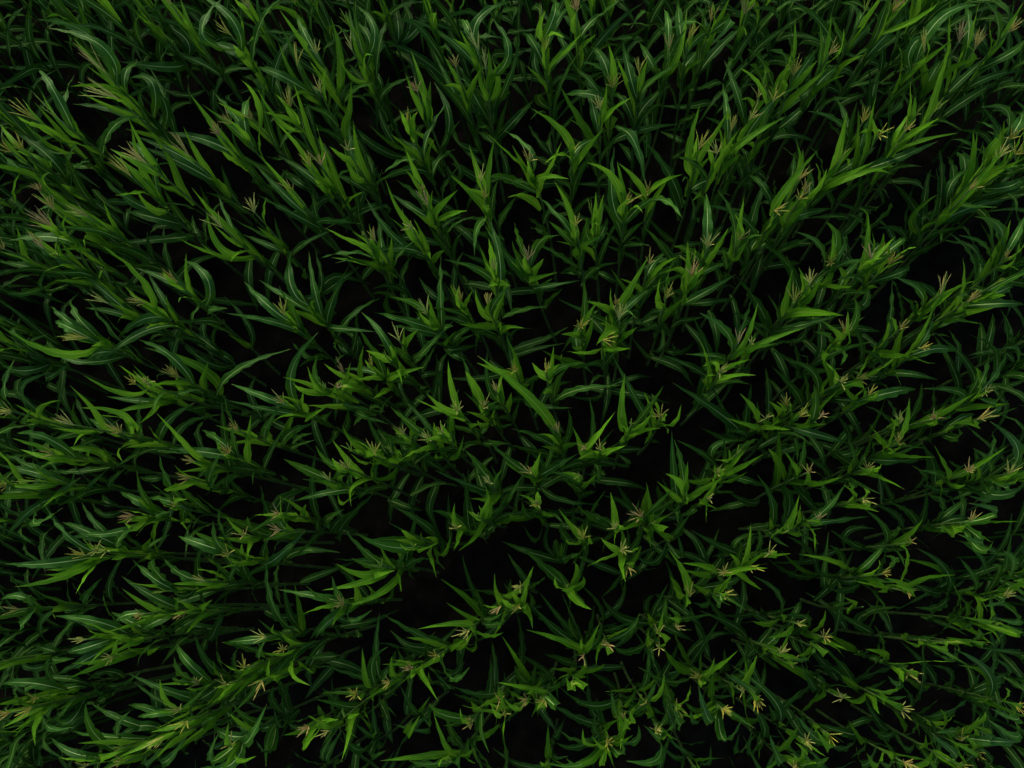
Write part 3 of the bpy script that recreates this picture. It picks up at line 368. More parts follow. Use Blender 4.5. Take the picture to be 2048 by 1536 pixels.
5|263,231|-52,88,434|-22,-11,97|12;b402,-62,91,437,-81,107,461,-104,118,482;b414,-46,92,448,-28,94,479,-13,95,503;n392,-41,79,426,-24,65,459,-12,32,496;n150,-41,32,186,-75,44,218,-107,49,241
5|324,279|-44,93,474|15,35,92|15;n274,-61,93,331,-83,137,336,-110,160,336;b393,-56,80,429,-45,120,443,-36,170,454;b432,-48,89,462,-55,93,497,-58,96,527;b407,-49,87,439,-46,84,475,-44,82,504;d325,-37,68,354,-4,77,335,37,102,299;n130,-33,21,166,-53,39,199,-83,56,226
5|350,274|-43,91,473|-38,-1,92|12;b420,-42,84,448,-58,96,475,-74,109,503;n389,-58,86,429,-84,80,466,-110,79,499;n131,-26,15,165,-2,23,145,35,33,110
5|389,290|-59,111,467|-12,30,95|13;n432,-66,121,471,-63,154,456,-61,201,426;b367,-55,91,396,-60,92,426,-75,92,461;b386,-43,99,422,6,127,441,31,141,447
5|413,325|-51,98,453|3,-2,100|12;b377,-53,86,408,-50,94,436,-41,100,468
5|426,325|-34,120,469|-19,0,98|12;b440,-61,136,489,-78,140,510,-103,143,534
5|409,367|-28,96,435|-30,15,94|12;n290,-44,78,331,-73,81,369,-101,81,396;n354,-43,102,399,-55,139,386,-62,183,369;n410,-26,112,453,-38,106,495,-52,103,538;d195,-29,54,230,5,77,189,17,94,165
5|478,395|-58,106,433|-10,3,99|12;n372,-78,117,420,-107,121,462,-129,122,485;n347,-84,117,401,-101,112,438,-121,105,471;d116,-18,11,154,-50,10,183,-83,3,209;b393,-66,97,424,-58,103,450,-50,114,479;n306,-41,76,336,1,107,341,65,139,336;b351,-53,87,378,-66,88,405,-83,91,438
5|488,405|-55,91,440|-20,10,97|12;n413,-62,112,459,-81,110,497,-99,109,534;n417,-67,103,457,-96,98,499,-122,91,527;n395,-47,94,434,-23,121,416,6,159,384;b396,-43,86,433,-42,88,462,-41,89,498;n273,-24,63,312,11,90,299,45,126,277;n235,-35,50,262,20,65,249,62,56,232
5|519,426|-32,101,442|-4,-11,99|12;b379,-34,92,409,-23,135,423,-22,173,429;b422,-28,91,455,-31,98,486,-40,108,515;n333,-23,83,366,6,112,345,43,141,316
5|579,471|-47,111,463|-33,-3,94|12;n345,-87,117,407,-114,127,430,-150,134,452;n410,-45,94,439,-36,121,416,-13,159,374;b408,-41,99,440,-44,101,468,-54,107,505;n373,-38,92,405,-8,122,384,20,158,355;d188,-29,52,218,0,73,193,35,100,153
5|603,488|-24,99,448|-19,-5,98|12;n428,-30,102,461,-58,88,503,-84,73,536;b374,-24,82,402,-25,92,434,-34,103,462;b418,-24,95,448,-22,91,482,-25,94,513;n329,-25,76,357,15,107,360,66,163,352;b400,16,90,463,18,85,487,16,88,518;d237,-25,58,268,29,64,269,96,66,253;d203,-9,48,235,28,63,207,68,81,175
6|-784,-683|-45,99,450|-10,21,97|20;n272,-22,69,301,-15,106,350,-3,135,376;n272,-6,69,301,21,103,339,36,130,366;n272,-15,110,301,14,118,328,46,138,356;n272,-44,98,301,-13,109,331,19,134,361
6|-681,-564|-59,101,456|22,28,94|12;d321,-47,126,376,-32,155,410,-16,175,431;n400,-54,112,437,-38,135,474,-12,161,512;d393,-49,132,442,-14,141,470,20,152,492;b375,-52,77,415,-47,78,446,-43,82,480;n350,-26,68,394,5,98,425,34,123,449;n375,-29,77,416,-4,103,452,19,125,481;d276,-31,61,308,-35,56,301,-65,20,228;n218,-21,46,251,-12,69,285,-6,101,326;d384,-27,75,429,9,78,455,48,90,479;d289,-27,43,339,-56,33,316,-96,27,279
6|-681,-561|-38,99,438|8,1,100|13;b388,-29,96,415,-63,77,419,-96,60,420;b387,-32,93,416,-61,89,416,-102,82,411
6|-675,-542|-41,90,429|40,36,84|12;n202,-17,68,238,-48,57,223,-91,35,193;n357,-51,106,405,-90,99,393,-136,91,370;n297,-35,90,337,-75,81,324,-123,73,302;b380,-31,85,407,-62,77,406,-96,70,402;n311,-30,84,345,-68,56,328,-104,31,305;b367,-35,87,397,-78,78,392,-99,66,387;n172,-6,36,204,-44,21,186,-90,18,159
6|-550,-471|-45,87,445|19,21,96|12;n154,-2,25,191,26,71,205,45,128,216;n269,-25,67,300,-9,94,343,-3,115,375;b348,-25,75,378,-7,79,399,21,98,433;b416,-41,86,445,-24,108,471,-10,133,500;b359,-31,84,390,-76,62,409,-126,46,425;d151,-7,14,193,2,47,234,7,69,258
6|-559,-469|-52,124,489|2,34,94|12;n359,-52,139,413,-50,163,445,-35,192,473;n305,-37,107,345,-83,102,322,-111,113,300;n375,-53,128,422,-96,132,416,-149,134,402;n369,-42,116,405,-85,115,408,-151,134,395;n246,-18,84,281,31,91,303,71,124,321;b408,-44,118,440,-42,124,477,-41,130,505;n393,-47,100,429,-87,71,426,-140,46,409;n417,-53,106,455,-90,93,431,-130,78,400
6|-527,-471|-47,111,449|31,44,84|12;d182,-21,59,212,-58,53,192,-105,46,157;b420,-43,117,450,-39,126,481,-35,136,515;b399,-39,108,426,-46,102,460,-54,101,486
6|-477,-424|-60,110,473|25,16,95|12;b404,-57,112,439,-75,128,465,-86,151,484;n339,-60,110,384,-109,116,377,-145,142,364;n368,-55,103,404,-47,117,444,-39,134,489;b444,-53,108,472,-45,118,511,-38,129,537;n383,-51,94,413,-83,72,389,-119,53,358;n453,-62,117,486,-93,104,458,-124,86,426
6|-470,-382|-43,97,451|1,21,98|12;n419,-45,105,454,-70,118,440,-114,136,409;n331,-24,117,381,-10,141,412,10,165,441;n421,-50,133,472,-36,150,513,-19,163,542;b377,-34,90,405,-44,95,439,-53,99,465;n275,-25,66,302,-83,42,300,-134,28,292;n362,-33,75,396,-27,95,449,-24,110,481
6|-447,-421|-36,105,445|-16,-8,98|13;b383,-30,98,411,-36,109,444,-38,127,471;b395,-28,101,422,-10,111,445,13,130,477;b406,-33,102,434,-37,110,469,-41,113,499
6|-414,-378|-44,106,443|-11,40,91|12;n396,-56,112,437,-99,108,416,-128,129,392;b340,-40,111,381,-45,126,406,-51,142,431;b365,-40,109,402,-47,120,435,-53,128,462;n282,-27,107,327,-16,133,366,-5,152,392;n348,-34,88,375,-17,106,403,9,137,445;b393,-38,101,419,-66,99,429,-100,101,439
6|-367,-346|-49,117,462|19,32,93|12;n431,-75,136,484,-104,137,463,-136,140,434;n436,-62,135,480,-61,155,522,-65,167,555;n408,-55,148,461,-51,172,497,-40,197,526;n441,-55,125,476,-48,151,510,-41,181,546;b375,-36,103,403,-54,123,435,-65,135,453;b384,-41,95,417,-49,111,450,-56,123,477;n347,-33,82,383,11,103,400,53,146,413;n329,-34,90,356,-16,118,388,5,151,421;n250,-1,88,294,38,96,313,87,95,329
6|-363,-294|-34,92,450|30,30,91|12;b410,-30,88,438,-42,108,471,-47,126,493;b384,-29,75,418,-52,88,439,-76,91,458;n373,-33,90,406,-25,109,453,-18,125,486;n157,0,27,192,17,58,223,48,82,252;n293,-30,113,348,-29,137,378,-25,163,403;b319,-20,68,347,-3,82,371,26,91,402;b238,-10,48,269,-6,63,292,15,81,324
6|-294,-279|-45,87,466|-4,21,98|12;n198,17,80,254,49,107,273,76,132,284;n241,-2,70,284,19,86,324,37,99,354;d187,-16,27,222,4,50,265,12,69,292;b402,-37,81,429,-37,91,468,-37,99,494
6|-315,-270|-27,103,464|15,7,99|12;n255,-13,117,313,-13,152,333,-1,186,348;n235,-3,60,266,18,78,303,44,91,336;b327,-13,90,361,-29,105,383,-46,122,406;b435,-27,101,464,-33,106,498,-40,110,529;b378,-19,91,405,-26,94,437,-33,96,470
6|-222,-215|-49,94,445|-4,47,88|12;n415,-75,111,467,-85,122,506,-92,133,537;b382,-43,80,413,-68,99,437,-83,119,453;b384,-43,85,411,-53,96,438,-60,115,471;n372,-44,84,400,-36,105,443,-19,125,480;d292,-39,68,323,-50,77,291,-55,89,243;n290,-33,53,325,-12,68,361,10,83,395;n319,-58,66,362,-96,63,352,-136,48,332;b317,-45,48,363,-46,57,389,-43,71,418;d112,29,15,164,44,11,132,54,1,99
6|-186,-210|-54,108,462|-10,41,90|12;b444,-57,107,474,-62,119,511,-62,130,534;b387,-44,92,415,-51,100,456,-52,109,480;n439,-69,113,478,-77,129,522,-80,148,553;n316,-35,86,346,-22,101,400,-16,111,431
6|-188,-156|-50,79,446|3,44,90|12;n311,-45,74,349,-61,92,377,-81,115,409;b336,-39,54,369,-48,64,404,-55,74,429;b393,-42,81,425,-44,80,463,-46,81,490
6|-168,-157|-31,74,463|-2,69,73|13;n330,-35,87,378,-48,110,405,-53,142,433;b326,-24,46,359,-36,64,384,-55,74,409;n341,-21,94,390,-18,97,412,-10,105,465;b299,-27,34,339,-39,27,365,-56,37,394
6|-132,-173|-47,97,447|5,26,97|12;b335,-26,92,372,-18,115,390,-15,147,412;b362,-38,80,390,-43,90,420,-41,105,450;n292,-22,75,325,-2,82,372,11,92,405
6|-121,-161|-37,110,451|-11,32,94|12;n337,-47,93,376,-65,105,416,-83,116,446;b400,-34,101,427,-44,110,457,-52,123,487;b384,-28,113,420,-28,119,448,-28,128,480;n286,-28,73,315,-41,76,357,-56,82,395
6|-81,-171|-40,112,444|-19,24,95|12;n413,-65,135,465,-76,149,507,-86,162,535;b369,-38,94,400,-44,110,435,-42,124,460;n347,-36,97,377,-34,113,428,-25,124,462;b314,-27,80,343,-27,94,372,-24,110,403;b302,-22,76,333,4,83,357,8,115,383;b311,-37,76,345,-34,85,384,-33,91,410;n114,9,7,161,44,-2,184,79,0,201;d298,-53,128,357,-73,156,341,-98,174,322
6|-57,-147|-43,97,463|3,32,95|12;b412,-38,90,439,-38,102,464,-44,116,499;b422,-44,94,451,-47,101,484,-48,110,516;n368,-34,106,410,-30,134,441,-19,163,470
6|-26,-131|-51,116,484|2,29,96|12;b451,-59,155,507,-59,169,529,-59,185,552;b450,-64,113,487,-75,126,510,-90,140,537;b431,-48,109,458,-51,116,486,-56,127,523;n270,-23,74,301,-38,84,344,-48,99,381;n221,-16,52,253,6,59,293,29,59,328
6|9,-104|-50,91,430|17,34,92|12;n365,-57,84,400,-63,130,411,-86,181,410;b397,-64,129,453,-69,136,475,-73,146,503;b381,-45,84,407,-53,89,441,-56,98,472;b320,-54,61,358,-57,71,397,-60,75,418;n379,-49,88,409,-38,95,452,-26,102,494
6|29,-89|-50,102,454|-2,42,91|12;n364,-51,99,400,-68,115,418,-63,163,450;b391,-43,95,420,-39,104,453,-42,113,485
6|58,-61|-50,106,430|-6,16,99|12;n313,-43,90,345,-56,121,354,-65,179,360;n333,-29,94,368,-11,96,420,1,99,448;n272,-30,69,300,1,42,325,43,48,345
6|110,-67|-57,108,478|0,34,94|12;b436,-61,105,466,-73,111,498,-79,120,526;b437,-55,105,465,-47,109,494,-40,118,530;n432,-44,112,469,-23,116,511,-5,118,544;n289,4,83,345,33,91,362,67,90,375
6|160,12|-53,98,447|-4,5,100|12;b407,-50,95,436,-45,114,459,-31,133,486;n407,-48,126,456,-51,138,488,-56,158,526;d279,-52,75,316,-41,109,285,-31,133,256;n339,-38,81,369,-55,85,426,-65,84,454;b238,-71,57,287,-91,64,313,-107,70,332;b227,-68,56,276,-74,59,300,-74,65,331
6|196,-3|-58,94,446|53,-6,84|12;b401,-72,81,439,-93,68,466,-115,74,489;b404,-47,85,437,-33,74,471,-20,78,497;d118,-29,2,160,-59,12,184,-91,11,205
6|206,5|-43,115,462|-2,54,84|12;n352,-35,94,380,-28,108,423,-20,123,460;b416,-57,99,454,-67,90,475,-83,73,509
6|201,35|-40,109,449|-18,-2,98|12;b421,-22,129,469,-14,152,487,0,175,504;n355,-17,109,399,9,135,383,40,152,364;b395,-49,104,428,-68,107,452,-90,111,478;b385,-45,98,416,-47,115,445,-52,132,471;n349,-47,93,384,-89,101,404,-127,121,419;b330,-36,82,358,-38,88,392,-44,95,423
6|285,73|-49,81,446|1,36,93|12;n408,-51,104,454,-55,109,495,-59,115,534;b392,-61,75,427,-60,89,453,-65,107,482;n118,-26,-2,160,-37,24,187,-69,45,215;d121,-2,15,158,3,42,131,12,72,98
6|246,87|-37,116,459|-17,22,96|12;b283,-52,91,327,-65,108,347,-84,126,367;n395,-39,106,425,-15,130,400,9,155,370;n355,-18,105,394,-14,108,436,-9,111,474;n350,-3,101,398,4,98,439,12,99,473;n206,-4,53,243,33,72,236,69,102,223
6|303,69|-35,112,478|-12,36,92|12;b437,-38,105,465,-28,110,500,-27,121,525;b399,-40,102,431,-47,110,464,-49,117,491;b437,-36,107,465,-35,109,494,-40,116,530;b401,-34,98,429,-26,102,468,-23,108,494;n362,-20,91,395,19,106,386,60,133,370;n126,12,15,171,12,27,203,22,35,246;d130,-2,16,169,6,27,141,14,44,94
6|327,109|-53,101,434|-31,13,94|12;n353,-91,128,418,-113,140,452,-130,148,473;n335,-55,98,373,-79,125,413,-98,138,433;b416,-51,103,446,-55,105,475,-63,110,511;b417,-53,100,445,-69,93,472,-83,96,505;n271,-84,83,326,-100,82,358,-118,85,391;d197,-70,46,247,-97,34,277,-109,13,297
6|358,143|-65,84,469|-17,25,96|12;n398,-78,81,437,-101,80,471,-128,80,507;n446,-67,98,484,-66,133,466,-59,172,439;n368,-59,72,398,-27,98,389,5,143,373;b380,-62,72,409,-62,81,435,-61,93,469;n333,-53,64,362,-22,73,344,16,89,312;d192,-35,38,220,14,30,207,61,44,185
6|397,152|-48,91,446|-23,0,97|12;n393,-61,117,446,-73,138,478,-99,151,506;b418,-55,116,466,-58,124,487,-64,139,521;b429,-49,90,457,-59,101,485,-77,114,517;n326,-44,76,358,-68,76,414,-75,78,443;b360,-52,76,391,-58,82,423,-58,85,456;b352,-42,72,378,-31,82,403,-30,103,433
6|439,185|-36,104,438|12,-21,97|12;d243,-30,98,293,-10,172,289,7,203,283;b420,-43,105,449,-26,129,459,17,186,479;n332,-62,100,380,-96,118,396,-147,122,410;n275,-34,74,307,-13,85,282,13,107,242;b365,-31,85,394,-41,95,437,-43,99,459;n288,-24,70,317,4,86,288,34,99,257
6|487,196|-53,105,458|-22,-1,98|12;b370,-58,90,402,-55,97,436,-53,104,462
6|493,218|-49,96,455|-35,4,94|12;b422,-39,95,459,-36,99,489,-42,111,519
6|485,239|-48,94,446|14,23,96|14;d310,-79,107,371,-80,127,342,-85,141,311;d353,-42,100,397,-32,128,376,-16,169,342;n304,-54,101,355,-67,100,396,-79,101,430;n281,-27,62,313,19,77,304,68,90,288
6|531,271|-39,88,474|-33,-5,94|12;b356,-20,67,394,14,85,407,60,93,419;b397,-36,76,425,-34,89,451,-24,101,480;d274,-38,61,308,-13,85,298,-7,144,263;n381,-45,84,417,-62,91,451,-93,99,492;n342,-77,102,404,-99,106,433,-125,110,459;n348,-31,69,378,-47,65,436,-50,60,468
6|605,291|-42,113,437|-8,-14,99|12;n326,-46,103,364,-23,141,353,-4,187,334;n335,-18,89,377,41,103,376,88,128,367
6|589,339|-38,94,412|-30,17,94|12;n356,-64,95,399,-102,97,431,-140,97,454;n310,-33,80,342,-28,122,334,-43,175,317;b322,-31,75,351,-26,97,376,-38,122,396;n243,-9,60,283,25,87,266,62,112,243
6|649,289|-50,119,452|-34,-22,92|12;b399,-58,111,430,-45,136,431,-23,163,430;b419,-42,114,455,-38,112,487,-36,113,520;b377,-45,103,406,-7,112,420,41,122,431;n180,-43,44,216,-92,35,243,-132,29,261
6|671,329|-55,102,446|-27,-5,96|12;n315,-61,108,366,-53,148,363,-48,203,351
6|704,350|-61,87,450|-27,7,96|12;b374,-67,74,405,-66,82,442,-67,89,465;n119,-3,10,161,-29,32,195,-51,53,221;d119,-17,-2,161,-60,14,173,-112,18,176
6|658,443|-38,79,466|-47,67,58|18;n433,-41,109,490,1,130,481,48,150,465;d137,-39,41,178,-46,74,150,-52,102,118;d221,-33,52,258,-23,84,231,-19,117,193;n279,-14,37,318,8,69,300,29,106,273;b434,-36,65,468,-47,73,492,-68,84,523;d417,-62,85,461,-20,110,440,24,121,416;d237,-37,78,288,-17,112,269,2,149,243
6|732,444|-51,99,450|-35,48,80|16;n261,-38,65,292,-66,86,339,-96,91,362;b314,-52,83,352,-72,118,366,-93,150,377;d302,-39,85,341,-21,105,324,18,145,281;d281,-26,59,317,-1,87,291,26,120,257;n263,-35,59,290,-62,57,334,-93,53,370
6|760,419|-51,116,444|-37,28,88|14;b337,-49,92,366,-56,138,381,-62,178,391;b357,-55,102,390,-59,113,425,-67,123,450;n397,-59,126,439,-49,163,426,-39,212,399;b403,-49,103,434,-67,103,465,-93,99,494;n313,-38,86,345,2,125,341,50,163,325;n314,-39,84,344,-14,104,324,28,129,289
6|799,471|-35,93,440|-21,-20,96|12;b379,-39,80,406,-21,109,415,1,149,421;n348,-15,70,392,13,95,373,53,125,342;n405,-52,102,446,-86,104,480,-121,106,511;n191,-22,43,218,-10,74,201,13,120,168;n276,-19,59,310,22,81,306,86,97,290;d190,-20,45,219,29,71,227,105,116,219
7|-574,-637|-40,106,476|38,46,80|12;n394,-45,145,452,-37,179,485,-27,208,507;n413,-52,114,459,-93,111,439,-130,121,414;n421,-37,106,453,-32,132,498,-27,157,533;b435,-33,109,463,-6,123,482,28,139,503;b386,-24,91,416,-27,100,451,-32,112,481;n384,-17,143,439,4,166,465,28,190,489
7|-527,-655|-43,120,454|10,45,89|12;b412,-37,127,443,-33,131,475,-29,136,508;n359,-15,88,403,19,125,431,47,156,448;n397,-27,102,435,3,132,469,29,158,495;n239,-13,64,273,11,106,309,39,130,333;d119,-1,14,164,-34,10,138,-68,7,104
7|-539,-615|-37,97,445|7,45,89|12;n323,-58,107,378,-100,115,369,-135,127,353;n253,-56,101,313,-86,100,293,-117,92,268;d231,-50,103,290,-76,116,274,-115,124,250;n331,-32,104,372,-73,80,352,-104,60,332;b410,-45,108,449,-59,116,472,-77,126,499;n381,-57,110,432,-94,100,421,-141,103,402
7|-462,-624|-41,133,470|-29,-11,95|17;b441,-35,138,470,-43,134,506,-49,132,530;b449,-44,132,484,-73,125,485,-105,107,484;n346,-30,111,375,-3,129,411,23,152,445
7|-468,-569|-24,105,445|8,46,88|12;n354,-52,123,413,-97,131,404,-129,143,393;b420,-35,118,461,-31,147,485,-29,173,506;n320,-29,97,360,-66,87,342,-109,87,315;b406,-17,104,432,-36,108,459,-55,116,482;n419,-40,108,462,-70,99,440,-106,81,407
7|-436,-578|-40,104,459|8,12,99|12;n253,-13,79,288,2,99,325,14,121,363;b418,-37,101,447,-63,91,448,-99,83,447
7|-428,-539|-42,111,437|21,51,83|12;n318,-36,98,351,-57,135,384,-63,175,401;n415,-49,125,452,-48,153,495,-40,181,527;d396,-53,146,448,-73,152,419,-97,156,383;n293,-24,106,332,-9,132,371,6,154,402;n309,-32,84,339,-25,98,380,-19,115,424;b397,-37,103,427,-37,111,454,-38,125,492;b399,-35,108,426,-67,116,437,-100,114,446;n403,-53,116,442,-47,138,493,-45,150,522;n336,-42,79,377,-76,56,361,-116,37,337
7|-371,-519|-48,99,461|21,45,87|12;n327,-37,82,357,-40,109,408,-46,120,437;b432,-43,97,461,-43,109,494,-44,119,526;b418,-46,90,451,-42,94,487,-39,96,516;n256,-17,71,288,10,87,319,42,115,353;n339,-34,86,368,-12,103,413,5,119,448
7|-357,-487|-35,91,461|33,61,72|12;n334,-63,103,393,-65,119,433,-69,130,463;b444,-33,93,472,-45,104,499,-53,129,527;n385,-31,87,415,-8,120,460,5,142,485
7|-311,-509|-52,98,470|13,-6,99|12;b430,-45,97,457,-38,121,486,-28,144,512;n131,-4,38,163,-45,26,148,-84,20,123;b320,-32,84,353,-5,90,386,8,87,408;b261,-18,57,294,-15,60,322,-16,71,359
7|-324,-462|-38,110,456|-4,37,93|12;n326,-37,116,371,-68,187,391,-59,215,391;n400,-44,102,436,-61,100,428,-122,83,391;n265,-24,79,296,-52,128,324,-45,170,336;b295,-18,102,335,-17,132,349,-21,168,365;n300,-26,87,330,-48,75,303,-75,57,265
7|-273,-463|-68,88,440|23,39,89|12;n119,0,31,156,-23,31,201,-32,60,226;n165,-22,30,198,-32,64,245,-33,85,268;n354,-63,83,387,-85,107,422,-104,135,447;b390,-61,81,418,-74,82,450,-88,95,478;b358,-61,55,404,-63,45,422,-23,39,454
7|-224,-411|-25,105,449|-4,38,93|12;n255,-45,120,317,-50,137,350,-58,153,377;n396,-55,116,449,-93,120,441,-131,122,424;n414,-41,110,454,-50,129,491,-62,151,524;n407,-29,105,439,-26,137,481,-29,161,509;b294,-12,86,326,-24,92,359,-34,97,386;b426,-40,109,465,-55,111,494,-68,110,520;b257,-3,84,295,-8,98,325,-10,112,350;n415,-24,90,453,5,92,489,31,117,523;n342,-41,74,389,-74,61,376,-100,23,349;n372,-49,75,427,-70,56,400,-85,32,372;n192,1,50,225,18,75,264,29,97,295
7|-146,-356|-44,109,460|-8,51,85|12;n412,-58,121,455,-73,147,490,-88,173,515;b307,-33,108,351,-39,125,376,-49,139,401;b295,-30,108,340,-32,119,356,-43,137,390;n305,-21,112,352,-8,143,377,1,178,402;b373,-35,91,402,-43,120,430,-51,144,452;n339,-35,87,367,-20,111,415,-10,128,447;n391,-54,101,429,-67,117,472,-81,131,504;n336,-38,96,369,-90,98,373,-137,101,364;b434,-62,100,479,-81,112,503,-98,127,524;b436,-57,100,477,-35,109,504,-15,118,527;n311,-17,93,348,5,104,382,32,113,418;b402,-52,91,442,-87,81,454,-131,76,467;b327,-49,59,377,-84,39,392,-115,34,402
7|-95,-296|-48,76,447|1,41,91|12;n416,-81,80,468,-102,93,502,-121,110,528;n361,-74,79,411,-91,87,447,-109,92,476;b428,-49,73,459,-23,82,487,-5,94,509;b427,-54,73,460,-57,86,493,-61,96,520;n340,-40,63,367,-39,81,409,-38,99,452;b291,-28,66,325,-35,73,356,-42,78,385;b387,-60,92,431,-61,97,451,-62,108,486;n230,-37,72,273,-71,96,290,-104,118,298;b298,-18,38,340,-6,60,361,3,85,380;n212,-13,35,247,3,52,284,26,63,322;n244,-19,31,282,-14,52,319,-15,75,357;d154,-16,89,212,-12,112,236,-12,136,257
7|-47,-284|-34,90,440|-8,34,94|12;n304,-37,90,346,-60,106,381,-85,113,406;n273,-23,115,331,-24,144,356,-19,176,376;d154,-23,85,207,-32,101,168,-33,109,142
7|-7,-262|-42,89,459|-12,35,93|12;b396,-37,80,423,-44,87,445,-55,101,483;b372,-32,76,400,-35,92,433,-40,106,460;b369,-28,86,403,-24,115,433,-29,134,453;n204,-24,24,244,-34,42,284,-41,60,319;n324,-26,76,356,-13,89,397,3,100,436;n281,-8,88,328,-1,101,363,3,117,398;n254,17,71,308,50,77,322,88,72,333;b223,10,61,270,17,77,293,19,95,315
7|14,-229|-44,105,462|-17,42,89|12;b323,-43,68,360,-64,73,388,-81,78,410;n308,-57,81,351,-93,100,364,-135,117,371;n386,-55,124,435,-70,141,475,-78,157,500;n289,-35,57,325,-11,67,347,7,112,380
7|76,-262|-34,107,457|-22,26,94|12;b297,-72,72,355,-76,76,373,-76,89,405;n216,-13,39,254,-47,17,299,-54,56,329;b438,-32,116,470,-39,127,509,-38,135,535;b239,-14,47,276,-26,65,307,-33,81,331;n273,-41,63,312,-50,84,353,-57,102,387
7|74,-186|-43,77,452|-35,32,88|12;n375,-70,96,429,-93,105,455,-109,132,484;n280,-16,71,321,-6,107,361,-1,130,381;n338,-19,76,377,7,83,411,28,104,437;n259,-19,33,297,16,17,305,77,10,302;b320,-30,51,351,-45,67,393,-49,77,411;b296,-21,49,329,-30,63,348,-37,92,379
7|149,-237|-43,124,457|-50,20,84|12;n133,-37,26,175,-64,40,210,-90,46,235
7|117,-167|-44,118,441|-20,44,88|12;b408,-75,150,465,-107,194,476,-165,232,485;n303,-20,114,348,-23,135,388,-27,153,418;n377,-44,115,409,-53,120,440,-67,134,489;n301,-37,86,330,-30,107,381,-21,119,410;n273,-51,90,313,-79,114,342,-114,121,363;n239,-82,82,300,-97,89,332,-114,94,360
7|148,-170|-38,99,463|-18,11,98|12;n355,-24,109,400,-17,145,430,-29,175,450;b430,-29,107,465,-12,126,485,3,154,505;b412,-35,92,438,-41,101,461,-32,112,503
7|170,-174|-38,102,471|-6,30,95|12;b390,-48,92,426,-61,96,460,-70,96,486;b407,-33,92,434,-46,97,477,-50,102,499;b405,-30,92,435,-18,98,461,-2,109,495;b418,-33,97,446,-32,100,471,-39,110,511;n244,-2,44,287,-25,45,319,-51,56,352
7|214,-142|-34,105,463|-17,27,95|12;b405,-52,104,445,-33,166,466,-44,182,470;b400,-31,92,428,-46,100,469,-53,106,493;b328,-33,75,359,-38,85,394,-36,90,424;b408,-24,100,442,-13,109,477,-11,122,502;n397,-10,127,451,-3,142,485,4,162,516;n179,6,22,226,-24,32,251,-60,41,276
7|264,-113|-37,88,448|-32,11,94|12;n318,-49,96,366,-81,141,380,-101,183,381;b406,-39,92,438,-48,109,468,-59,123,493;n349,-22,71,382,-40,78,425,-54,86,462;b407,-31,82,437,-14,77,465,-17,107,497;b430,-33,88,460,-47,84,508,-52,83,525
7|354,-52|-44,93,470|-12,10,99|12;b450,-51,102,483,-63,104,513,-76,103,543;b449,-37,97,483,-32,106,510,-20,108,543;b365,-50,88,401,-48,89,433,-46,88,461
7|376,-27|-37,112,467|-21,41,89|12;n245,-42,69,282,-81,90,302,-126,104,317;n367,-30,91,395,-69,95,425,-112,96,450;n257,-48,114,314,-57,137,337,-81,164,359;n422,-44,118,457,-72,136,488,-107,151,517;n405,-32,126,449,-14,152,433,3,187,404;b413,-32,98,444,-17,133,457,-8,173,469
7|427,-20|-63,103,445|-27,33,90|12;b382,-65,96,412,-30,109,425,25,131,437
7|468,36|-40,111,451|-45,53,72|13;n304,-66,118,361,-96,145,388,-117,163,401;n281,-77,96,338,-96,97,368,-118,101,403;n306,-43,82,339,-72,82,384,-90,83,414;d121,-20,11,160,-38,22,199,-59,27,230;b387,-43,104,417,-46,132,437,-44,161,457;b388,-37,100,416,-39,109,436,-41,130,476;n317,-22,81,351,25,89,350,80,105,336
7|522,84|-75,88,462|-32,51,80|12;n270,-47,50,299,7,78,285,40,93,269;b385,-65,72,416,-70,91,439,-93,114,466;b372,-60,69,405,-56,88,437,-56,103,460;b311,-43,53,350,-55,63,376,-73,71,405
7|516,110|-27,98,436|-42,-6,91|12;n290,-64,113,352,-86,122,379,-113,129,407;n403,-36,109,440,-63,126,469,-105,134,500;n409,-25,121,455,-44,134,492,-70,143,525;b419,-31,98,447,-38,123,474,-48,144,497;n404,-22,102,439,-2,124,415,23,154,379;b349,-16,73,385,-18,89,413,-26,107,440;n297,-18,69,327,9,100,305,36,128,277;b353,-3,69,401,-4,62,422,-4,60,461
7|582,112|-41,98,460|-56,46,69|12;b403,-45,105,441,-41,130,454,-51,169,471;b407,-48,91,437,-46,94,463,-42,94,502;b420,-45,93,448,-22,108,449,1,136,448;n302,-39,73,333,-15,102,320,23,134,293;n269,-33,61,297,4,80,271,32,104,242;d119,-43,-2,167,-83,-2,201,-104,-5,217
7|605,104|-22,104,426|-18,43,88|13;b376,-25,100,406,-23,100,440,-21,102,471;b401,-15,118,444,-18,118,476,-19,116,504;n242,-4,51,281,27,89,246,34,107,226;d322,-27,88,353,-68,90,392,-97,83,413;n358,-2,93,401,21,100,380,54,117,341;d136,33,27,192,67,27,168,98,25,142
7|610,134|-27,94,404|-31,22,92|12;n330,-27,99,369,-14,110,350,24,130,304;n382,-21,97,419,-3,111,398,36,132,354;n295,-27,76,324,3,84,298,39,98,264
7|636,228|-32,69,314|-10,21,97|0;n272,-34,62,301,-63,71,342,-96,71,376;n272,-15,44,301,-58,42,331,-60,77,371;n272,-2,83,301,-15,85,338,-28,88,381
7|752,213|-59,104,453|-26,9,96|12;b331,-57,84,363,-10,120,385,21,156,398;d122,-10,18,160,-33,26,198,-62,27,230;b332,-57,80,362,-67,76,412,-69,75,427;n333,-49,78,361,-4,100,365,71,116,356
